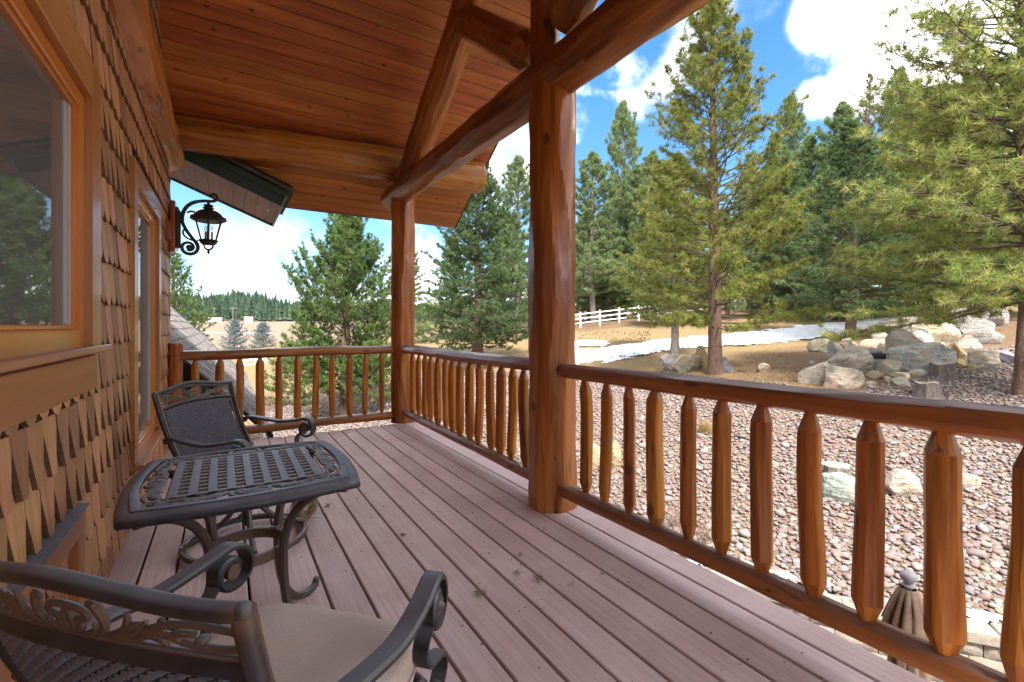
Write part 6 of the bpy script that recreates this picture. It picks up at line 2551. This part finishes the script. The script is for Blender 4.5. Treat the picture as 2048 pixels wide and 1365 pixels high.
    stand = [  # u, foot v or None, distance, u/v of the top, kind, label
        (1187, 44, 305, K1, 'tall slim pine right behind the near post, by the white fence'),
        (1247, 50, 203, K1, 'tallest grey green pine with rounded top left of the cone-studded pine'),
        (1215, 47, 440, K2, 'bushy grey green pine low behind the white fence'),
        (1272, 47, 330, K2, 'grey green pine with pale trunk rising behind the white fence'),
        (1163, 56, 430, K2, 'dark pine just clear of the near post in the background'),
        (1310, 52, 300, K2, 'pine hidden partly behind the bushy grey trunked pine'),
        (1500, 46, 330, K2, 'grey green pine in the gap right of the cone-studded pine'),
        (1545, 58, 300, K2, 'far pine behind the right side of the cone-studded pine'),
        (1583, 54, 190, K1, 'tall dark narrow pine against blue sky right of the cone-studded pine'),
        (1625, 40, 270, K2, 'broad grey green pine left of the dark dense conifer top'),
        (1680, 38, 205, K2, 'grey green pine with upright top above the dark dense conifer'),
        (1738, 50, 148, K3, 'thin bronze pine with bare-looking top against the cloud'),
        (1800, 44, 138, K1, 'slender grey green pine under the white cloud'),
        (1845, 36, 215, K2, 'grey green pine behind the thick dark trunk'),
        (1930, 33, 150, K2, 'bushy pine high on the slope at right'),
        (1990, 40, 120, K1, 'tall pine behind the right edge pine'),
        (2090, 26, 90, K2, 'pine standing beyond the right edge of view'),
        (1178, 60, 400, K2, 'far pine filling the gap beside the near post'),
        (1228, 58, 350, K2, 'far pine between the tall slim pine and the tallest grey green pine'),
        (1290, 62, 380, K2, 'far pine right of the tallest grey green pine'),
        (1365, 50, 400, K2, 'far pine glimpsed through the left side of the cone-studded pine'),
        (1405, 56, 360, K2, 'far pine glimpsed beside the trunk of the cone-studded pine'),
        (1530, 48, 390, K2, 'low far pine right of the cone-studded pine trunk'),
        (1570, 44, 290, K2, 'grey green pine under the tall dark narrow one'),
        (1455, 37, 420, K2, 'pine low behind the trunk of the cone-studded pine'),
        (1660, 31, 330, K2, 'bushy pine close behind the dark dense conifer on its left'),
        (1775, 32, 260, K2, 'bushy pine close behind the dark dense conifer on its right'),
        (1905, 28, 235, K2, 'bushy pine just right of the thick dark trunk'),
        (1965, 25, 300, K2, 'low bushy pine between thick dark trunk and right edge pine'),
        (1830, 52, 190, K1, 'far pine crown between the clouds and the right edge pine'),
        (1590, 36, 380, K2, 'low pine in the gap left of the dark dense conifer'),
        (1325, 36, 470, K2, 'low pine filling the gap behind the slim grey trunk'),
        (1035, 41, 312, K1, 'tall thin pine just left of the near post'),
        (905, 44, 470, K2, 'far pine behind the spruce between the posts'),
        (1010, 48, 420, K2, 'far grey green pine low behind the near post'),
        (815, 40, 480, K2, 'far pine behind the far post'),
    ]
    for i, (u, d, vt, K, label) in enumerate(stand):
        r = ray(u, 650)
        x, y = r.x * d, r.y * d
        z = hz(x, y)
        top = EYE + (V0 - vt) / F_PX * d
        H0 = {id(K1): 14.0, id(K2): 11.0, id(K3): 12.5}[id(K)]
        sz = (top - z) / H0
        sxy = min(1.25, max(.8, sz)) * random.Random(i).uniform(.88, 1.1)
        plant(K, (x, y, z), label, rz=i * 1.7, scale=sxy, sz=sz)
    # left, beyond the lower roof
    b = at(352, 690, 27)
    E2 = make_tree(12, 7.5, .2, .6, 2.9, 'dense', per=5, gap=.36, twigs=11, tuft=(16, .15, .02, 1.5), mat='scots_needles', along=4, bare=.2, low_e=10, top_e=60, shape=full)
    plant(E2, (b.x, b.y, EYE + (652 - 508) / 930 * 27 - 7.5), 'green pine at the house corner behind the lower roof')
    BS = make_tree(13, 3.6, .08, .1, 1.75, 'dense', per=6, gap=.2, twigs=9, tuft=(14, .1, .022, 1.4), mat='blue_spruce_needles', along=3, bare=.1, low_e=2, top_e=45, shape=full)
    for u, v, dd, s, lb in ((468, 716, 44, 1.0, 'blue spruce left of the broad pine above the railing'), (527, 712, 46, .92, 'blue spruce half hidden by the broad pine')):
        plant(BS, at(u, v, dd), lb, 'spruce tree', 'blue_spruce', 'blue spruces in the far lawn', rz=u, scale=s)
    # low green sprays under the broad pine come from a young pine
    YP = make_tree(14, 1.9, .05, .05, 1.3, 'dense', per=6, gap=.2, twigs=8, tuft=(18, .1, .013, 1.5), mat='scots_needles', along=3, bare=.1, low_e=5, top_e=55, shape=full)
    for u, v, dd, lb in ((590, 806, 14.6, 'young low pine left of the broad pine behind the balusters'), (745, 800, 15.5, 'young low pine at the foot of the broad pine by the far post')):
        plant(YP, at(u, v, dd), lb, 'young pine', 'young_pine', 'young pines behind the far railing', rz=u)


build_trees()


# ------------------------------------------------------------------ far forested hill, field, fence
def build_far_wood():
    rng = np.random.default_rng(5)
    tris = []
    n = 5200
    ang = rng.uniform(-.75, .62, n)
    r = rng.uniform(432, 640, n)
    x, y = np.sin(ang) * r, np.cos(ang) * r
    z = height(x, y)
    h = rng.uniform(6, 13, n) * np.where(rng.random(n) < .1, 1.25, 1)
    wd = h * rng.uniform(.16, .24, n)
    tint = rng.uniform(.1, .9, n)
    V, T = [], []
    for k in range(3):
        for j in range(6):
            a0, a1 = 2 * np.pi * j / 6 + k * .5, 2 * np.pi * (j + 1) / 6 + k * .5
            rk = wd * (1 - .27 * k) * rng.uniform(.8, 1.2, n)
            zb = z + h * (.05 + .27 * k)
            zt = z + h * (.52 + .24 * k)
            p0 = np.stack([x + rk * np.cos(a0), y + rk * np.sin(a0), zb + rng.uniform(-.5, .5, n)], -1)
            p1 = np.stack([x + rk * np.cos(a1), y + rk * np.sin(a1), zb + rng.uniform(-.5, .5, n)], -1)
            p2 = np.stack([x, y, zt], -1)
            V.append(np.stack([p0, p1, p2], 1))
            T.append(np.repeat(tint[:, None], 3, 1))
    me = tri_mesh('far_wood', np.concatenate(V), 3, 'hill_needles', np.concatenate(T))
    tag(link('far_wood', me), 'dark conifer wood covering the far hill', None, None, 'stuff')
    # pale road, far sheds
    for (u0_, u1_, v, d, hgt, nm) in ((395, 545, 671, 130, .5, 'snowy_road'),):
        a, b = at(u0_, v, d), at(u1_, v, d)
        pts = []
        for k in range(13):
            p = a.lerp(b, k / 12)
            pts += [(p.x, p.y, hz(p.x, p.y) + .12), (p.x * 1.05, p.y * 1.05, hz(p.x * 1.05, p.y * 1.05) + .12)]
        m = MB().add(pts, [(2 * k, 2 * k + 2, 2 * k + 3, 2 * k + 1) for k in range(12)])
        tag(m.build('snowy_road', 'snow', smooth=False), 'thin line of snow along a road across the far field', kind='structure')
    for u, w, hh, lb in ((497, 5, 2.4, 'white shed at the far edge of the field'), (430, 8, 1.6, 'low far shed at the foot of the wooded hill')):
        p = at(u, 648, 330)
        z = hz(p.x, p.y)
        t = thing('shed', lb, 'shed', (p.x, p.y, z))
        MB().box(p.x - w / 2, p.x + w / 2, p.y, p.y + 5, z - .3, z + hh, .01).build('wall', 'far_house_paint', t, smooth=False)
        m = MB().add([(p.x - w / 2 - .3, p.y - .3, z + hh), (p.x + w / 2 + .3, p.y - .3, z + hh), (p.x + w / 2 + .3, p.y + 2.5, z + hh + 1.4), (p.x - w / 2 - .3, p.y + 2.5, z + hh + 1.4),
                      (p.x + w / 2 + .3, p.y + 5.3, z + hh), (p.x - w / 2 - .3, p.y + 5.3, z + hh)], [(0, 1, 2, 3), (3, 2, 4, 5)])
        m.build('roof', 'road_gravel', t, smooth=False)
    for u in (428, 466):
        p = at(u, 648, 300)
        z = hz(p.x, p.y)
        t = thing('power_pole', 'thin power pole at the left end of the far field' if u < 440 else 'thin power pole before the middle of the wooded hill', 'power pole', (p.x, p.y, z))
        MB().tube([(p.x, p.y, z), (p.x, p.y, z + 10)], .22, 6).build('pole', 'gray_bark', t)
        MB().plank((p.x - 1.6, p.y, z + 9.2), (p.x + 1.6, p.y, z + 9.2), .25, .25).build('crossarm', 'gray_bark', t)


build_far_wood()


def build_fence():
    A, B, Cc = (1120, 39.0), (1275, 41.5), (1520, 44.5)
    posts = []
    for k in range(11):
        q = k / 10
        u = 1122 + (1510 - 1122) * q
        d = 39 + 5.5 * q
        r = ray(u, 650)
        x, y = r.x * d, r.y * d
        posts.append(Vector((x, y, hz(x, y))))
    t = thing('rail_fence', 'white three-rail fence climbing the lawn behind the pines', 'fence', posts[5])
    for p in posts:
        MB().box(p.x - .052, p.x + .052, p.y - .052, p.y + .052, p.z - .2, p.z + 1.36, .01).build('post', 'white_paint', t)
    for a, b in zip(posts[:-1], posts[1:]):
        for h_ in (.42, .8, 1.18):
            MB().plank(a + Vector((0, 0, h_)), b + Vector((0, 0, h_)), .035, .1, (0, 0, 1), .006).build('rail', 'white_paint', t)
    # a bit of the same fence far left under the pine
    ps = [at(488 + 22 * k, 727 - k * 1.2, 31 + k * .3) for k in range(3)]
    t = thing('rail_fence', 'short piece of white fence seen between balusters beyond the lower roof', 'fence', ps[1])
    for p in ps:
        MB().box(p.x - .06, p.x + .06, p.y - .06, p.y + .06, p.z - .6, p.z + .35, .01).build('post', 'white_paint', t)
    for h_ in (-.15, .2):
        MB().plank(ps[0] + Vector((0, 0, h_)), ps[-1] + Vector((0, 0, h_)), .04, .14, (0, 0, 1), .006).build('rail', 'white_paint', t)


build_fence()


# ------------------------------------------------------------------ small growth and litter
def grass_clump(p, n, h, spread, seed, mat='dry_grass_blades', w=.006, lean=.6):
    rng = np.random.default_rng(seed)
    a = rng.uniform(0, 2 * np.pi, n)
    r = spread * np.sqrt(rng.random(n))
    root = np.stack([r * np.cos(a), r * np.sin(a), np.zeros(n)], -1)
    a2 = rng.uniform(0, 2 * np.pi, n)
    d = np.stack([np.cos(a2) * lean * rng.random(n), np.sin(a2) * lean * rng.random(n), np.ones(n)], -1)
    hh = h * rng.uniform(.5, 1.1, n)
    tip = root + unit(d) * hh[:, None]
    s = np.stack([-np.sin(a2), np.cos(a2), np.zeros(n)], -1) * w
    q = np.stack([root - s, root + s, tip], 1) + np.array(p)
    return q, np.repeat(rng.uniform(.1, .9, n), 3)


def build_growth():
    rng = random.Random(2)
    # the bunch grass among the stones
    p, d = ground(1411, 868)
    q, ti = grass_clump(p, 420, .34, .13, 1)
    tag(link('bunch_grass', tri_mesh('bunch_grass', q, 3, 'dry_grass_blades', ti)), 'straw-coloured bunch grass in the stones between balusters', 'grass clump')
    for i, (u, v, nn, lb) in enumerate([(1360, 1062, 34, 'bare twiggy weed in the stones close to the near railing'), (1395, 1085, 26, 'second bare weed right of the first, closer to the railing')]):
        p, d = ground(u, v, 3.0)
        tb = Tubes()
        r2 = np.random.default_rng(i + 60)
        for k in range(nn):
            a = r2.uniform(0, 6.28)
            L = r2.uniform(.25, .62)
            pts = [np.array(p) + np.array([r2.normal(0, .07), r2.normal(0, .07), 0])]
            dv = np.array([math.cos(a) * .35, math.sin(a) * .35, 1.0])
            for s_ in range(4):
                dv = dv + r2.normal(0, .22, 3)
                pts.append(pts[-1] + unit(dv) * L / 4)
            pts = np.array(pts)
            tb.add(pts, .004, .0015, 3)
            for s_ in range(4):
                b0 = pts[r2.integers(1, 5)]
                dd = unit(np.array([r2.normal(0, 1), r2.normal(0, 1), .5]))
                tb.add(np.array([b0, b0 + dd * .06, b0 + dd * .11 + np.array([0, 0, .02])]), .0022, .001, 3)
        tag(link('dry_weed', tb.mesh('dry_weed', 'dry_twig')), lb, 'dry weed', 'bare weeds among the stones')
    for i, (u, v, lb) in enumerate([(545, 818, 'reddish dry bush behind the far railing at its left end'), (606, 812, 'reddish dry bush under the broad pine behind the far railing'), (790, 800, 'dry bush beside the far post')]):
        p, d = ground(u, v)
        tb = Tubes()
        r2 = np.random.default_rng(i + 80)
        for k in range(130):
            a = r2.uniform(0, 6.28)
            L = r2.uniform(.35, .75)
            s0 = np.array(p) + np.array([r2.normal(0, .3), r2.normal(0, .3), 0])
            dv = unit(np.array([math.cos(a) * .4, math.sin(a) * .4, 1.0]))
            tb.add(np.array([s0, s0 + dv * L * .5, s0 + dv * L + r2.normal(0, .05, 3)]), .006, .003, 3)
        tag(link('dry_bush', tb.mesh('dry_bush', 'dry_twig')), lb, 'dry bush', 'leafless bushes behind the far railing')
    # short grass and needles give the lawn its nap
    g = np.random.default_rng(9)
    Q, T = [], []
    uu, vv = g.uniform(1150, 1980, 5200), g.uniform(660, 790, 5200)
    for u, v in zip(uu, vv):
        r = ray(u, v)
        # flat estimate of where it falls, then dropped to the ground
        d = 12 + 20 * ((790 - v) / 130) ** 1.6 + g.uniform(-1.5, 1.5)
        x, y = r.x * d, r.y * d
        Q.append((x, y))
    Q = np.array(Q)
    keep = ~in_poly(Q[:, 0], Q[:, 1], STONE_POLY)
    Q = Q[keep]
    Zs = height(Q[:, 0], Q[:, 1], False)
    blades, tints = [], []
    for i in range(len(Q)):
        q, ti = grass_clump((Q[i, 0], Q[i, 1], Zs[i] - .01), 7, .09, .09, i, w=.006, lean=1.4)
        blades.append(q)
        tints.append(ti)
    me = tri_mesh('dry_grass', np.concatenate(blades), 3, 'dry_grass_blades', np.concatenate(tints))
    tag(link('dry_grass', me), 'short dead grass scattered over the lawn', kind='stuff')
    # cones fallen on the lawn near the fence
    cm = MB()
    for k in range(110):
        u, v = g.uniform(1158, 1300), g.uniform(662, 682)
        p, d = ground(u, v)
        cm.ball((p.x, p.y, p.z + .03), .04, 1.2, 5)
    tag(cm.build('fallen_cones', 'cone_brown'), 'dark fallen cones dotted over the tan lawn', kind='stuff')


build_growth()


def build_litter():
    # round nest of dried grass behind the table leg
    rng = np.random.default_rng(31)
    p = Vector((.43, 3.23, 0))
    tb = Tubes()
    for k in range(300):
        a0 = rng.uniform(0, 6.28)
        sw = rng.uniform(.6, 1.9)
        R0 = .062 + rng.normal(0, .014)
        ax = np.linspace(a0, a0 + sw, 6)
        off = rng.normal(0, .017)
        r_ = R0 + rng.normal(0, .006, 6)
        pts = np.stack([r_ * np.cos(ax), off + rng.normal(0, .004, 6), .085 + r_ * np.sin(ax)], -1)
        pts[:, 2] = np.maximum(pts[:, 2], .004)
        tb.add(pts, .0022, .0014, 3)
    for k in range(70):
        s = np.array([rng.normal(0, .05), rng.normal(0, .03), rng.uniform(.0, .05)])
        e = s + np.array([rng.normal(0, .05), rng.normal(0, .05), rng.normal(0, .03)])
        e[2] = max(.003, e[2])
        tb.add(np.array([s, (s + e) / 2 + rng.normal(0, .006, 3), e]), .002, .001, 3)
    me = tb.mesh('grass_nest', 'dry_straw')
    tag(link('grass_nest', me, None, Matrix.Translation(p) @ Matrix.Rotation(.5, 4, 'Z')), 'round nest of dry grass on the deck behind the table leg', 'nest')
    items = [(.602, 3.392, .03, 'litter', 'small dry leaf clump on the deck right of the table corner'), (.901, 2.689, .022, 'litter', 'dark bit of litter on the deck left of the near post'),
             (1.005, 1.909, .035, 'litter', 'needle clump on the deck above the seat cushion'), (1.308, 1.866, .034, 'litter', 'spiky needle clump on the deck in the foreground boards'),
             (1.25, 1.971, .022, 'lichen_litter', 'pale lichen flake on the deck beside the spiky needle clump'), (1.365, 2.127, .02, 'lichen_litter', 'pale lichen flake on the deck nearest the near post'),
             (1.613, 1.747, .014, 'lichen_litter', 'tan bud on the deck near the bottom rail')]
    for i, (x, y, r, mt, lb) in enumerate(items):
        g = np.random.default_rng(i + 200)
        tb = Tubes()
        for k in range(26):
            d = g.normal(0, 1, 3)
            d[2] = abs(d[2]) * .4
            s = g.normal(0, .25, 3) * r
            s[2] = abs(s[2]) + .003
            e = s + unit(d) * r * g.uniform(.4, 1.0)
            tb.add(np.array([s, (s + e) / 2, e]), .0016, .0009, 3)
        tag(link('needle_litter', tb.mesh('needle_litter', mt), None, Matrix.Translation((x, y, .001))), lb, 'litter', 'bits of litter on the deck')
    # crumbs too many and too small to count
    m = MB()
    g = random.Random(12)
    for k in range(260):
        x, y = g.uniform(-.45, 1.9), g.uniform(.9, 5.7)
        r = g.uniform(.002, .0055)
        m.ball((x, y, r * .6), r, .7, 5)
    tag(m.build('deck_crumbs', 'litter'), 'tiny dark crumbs scattered over the deck boards', kind='stuff')


build_litter()
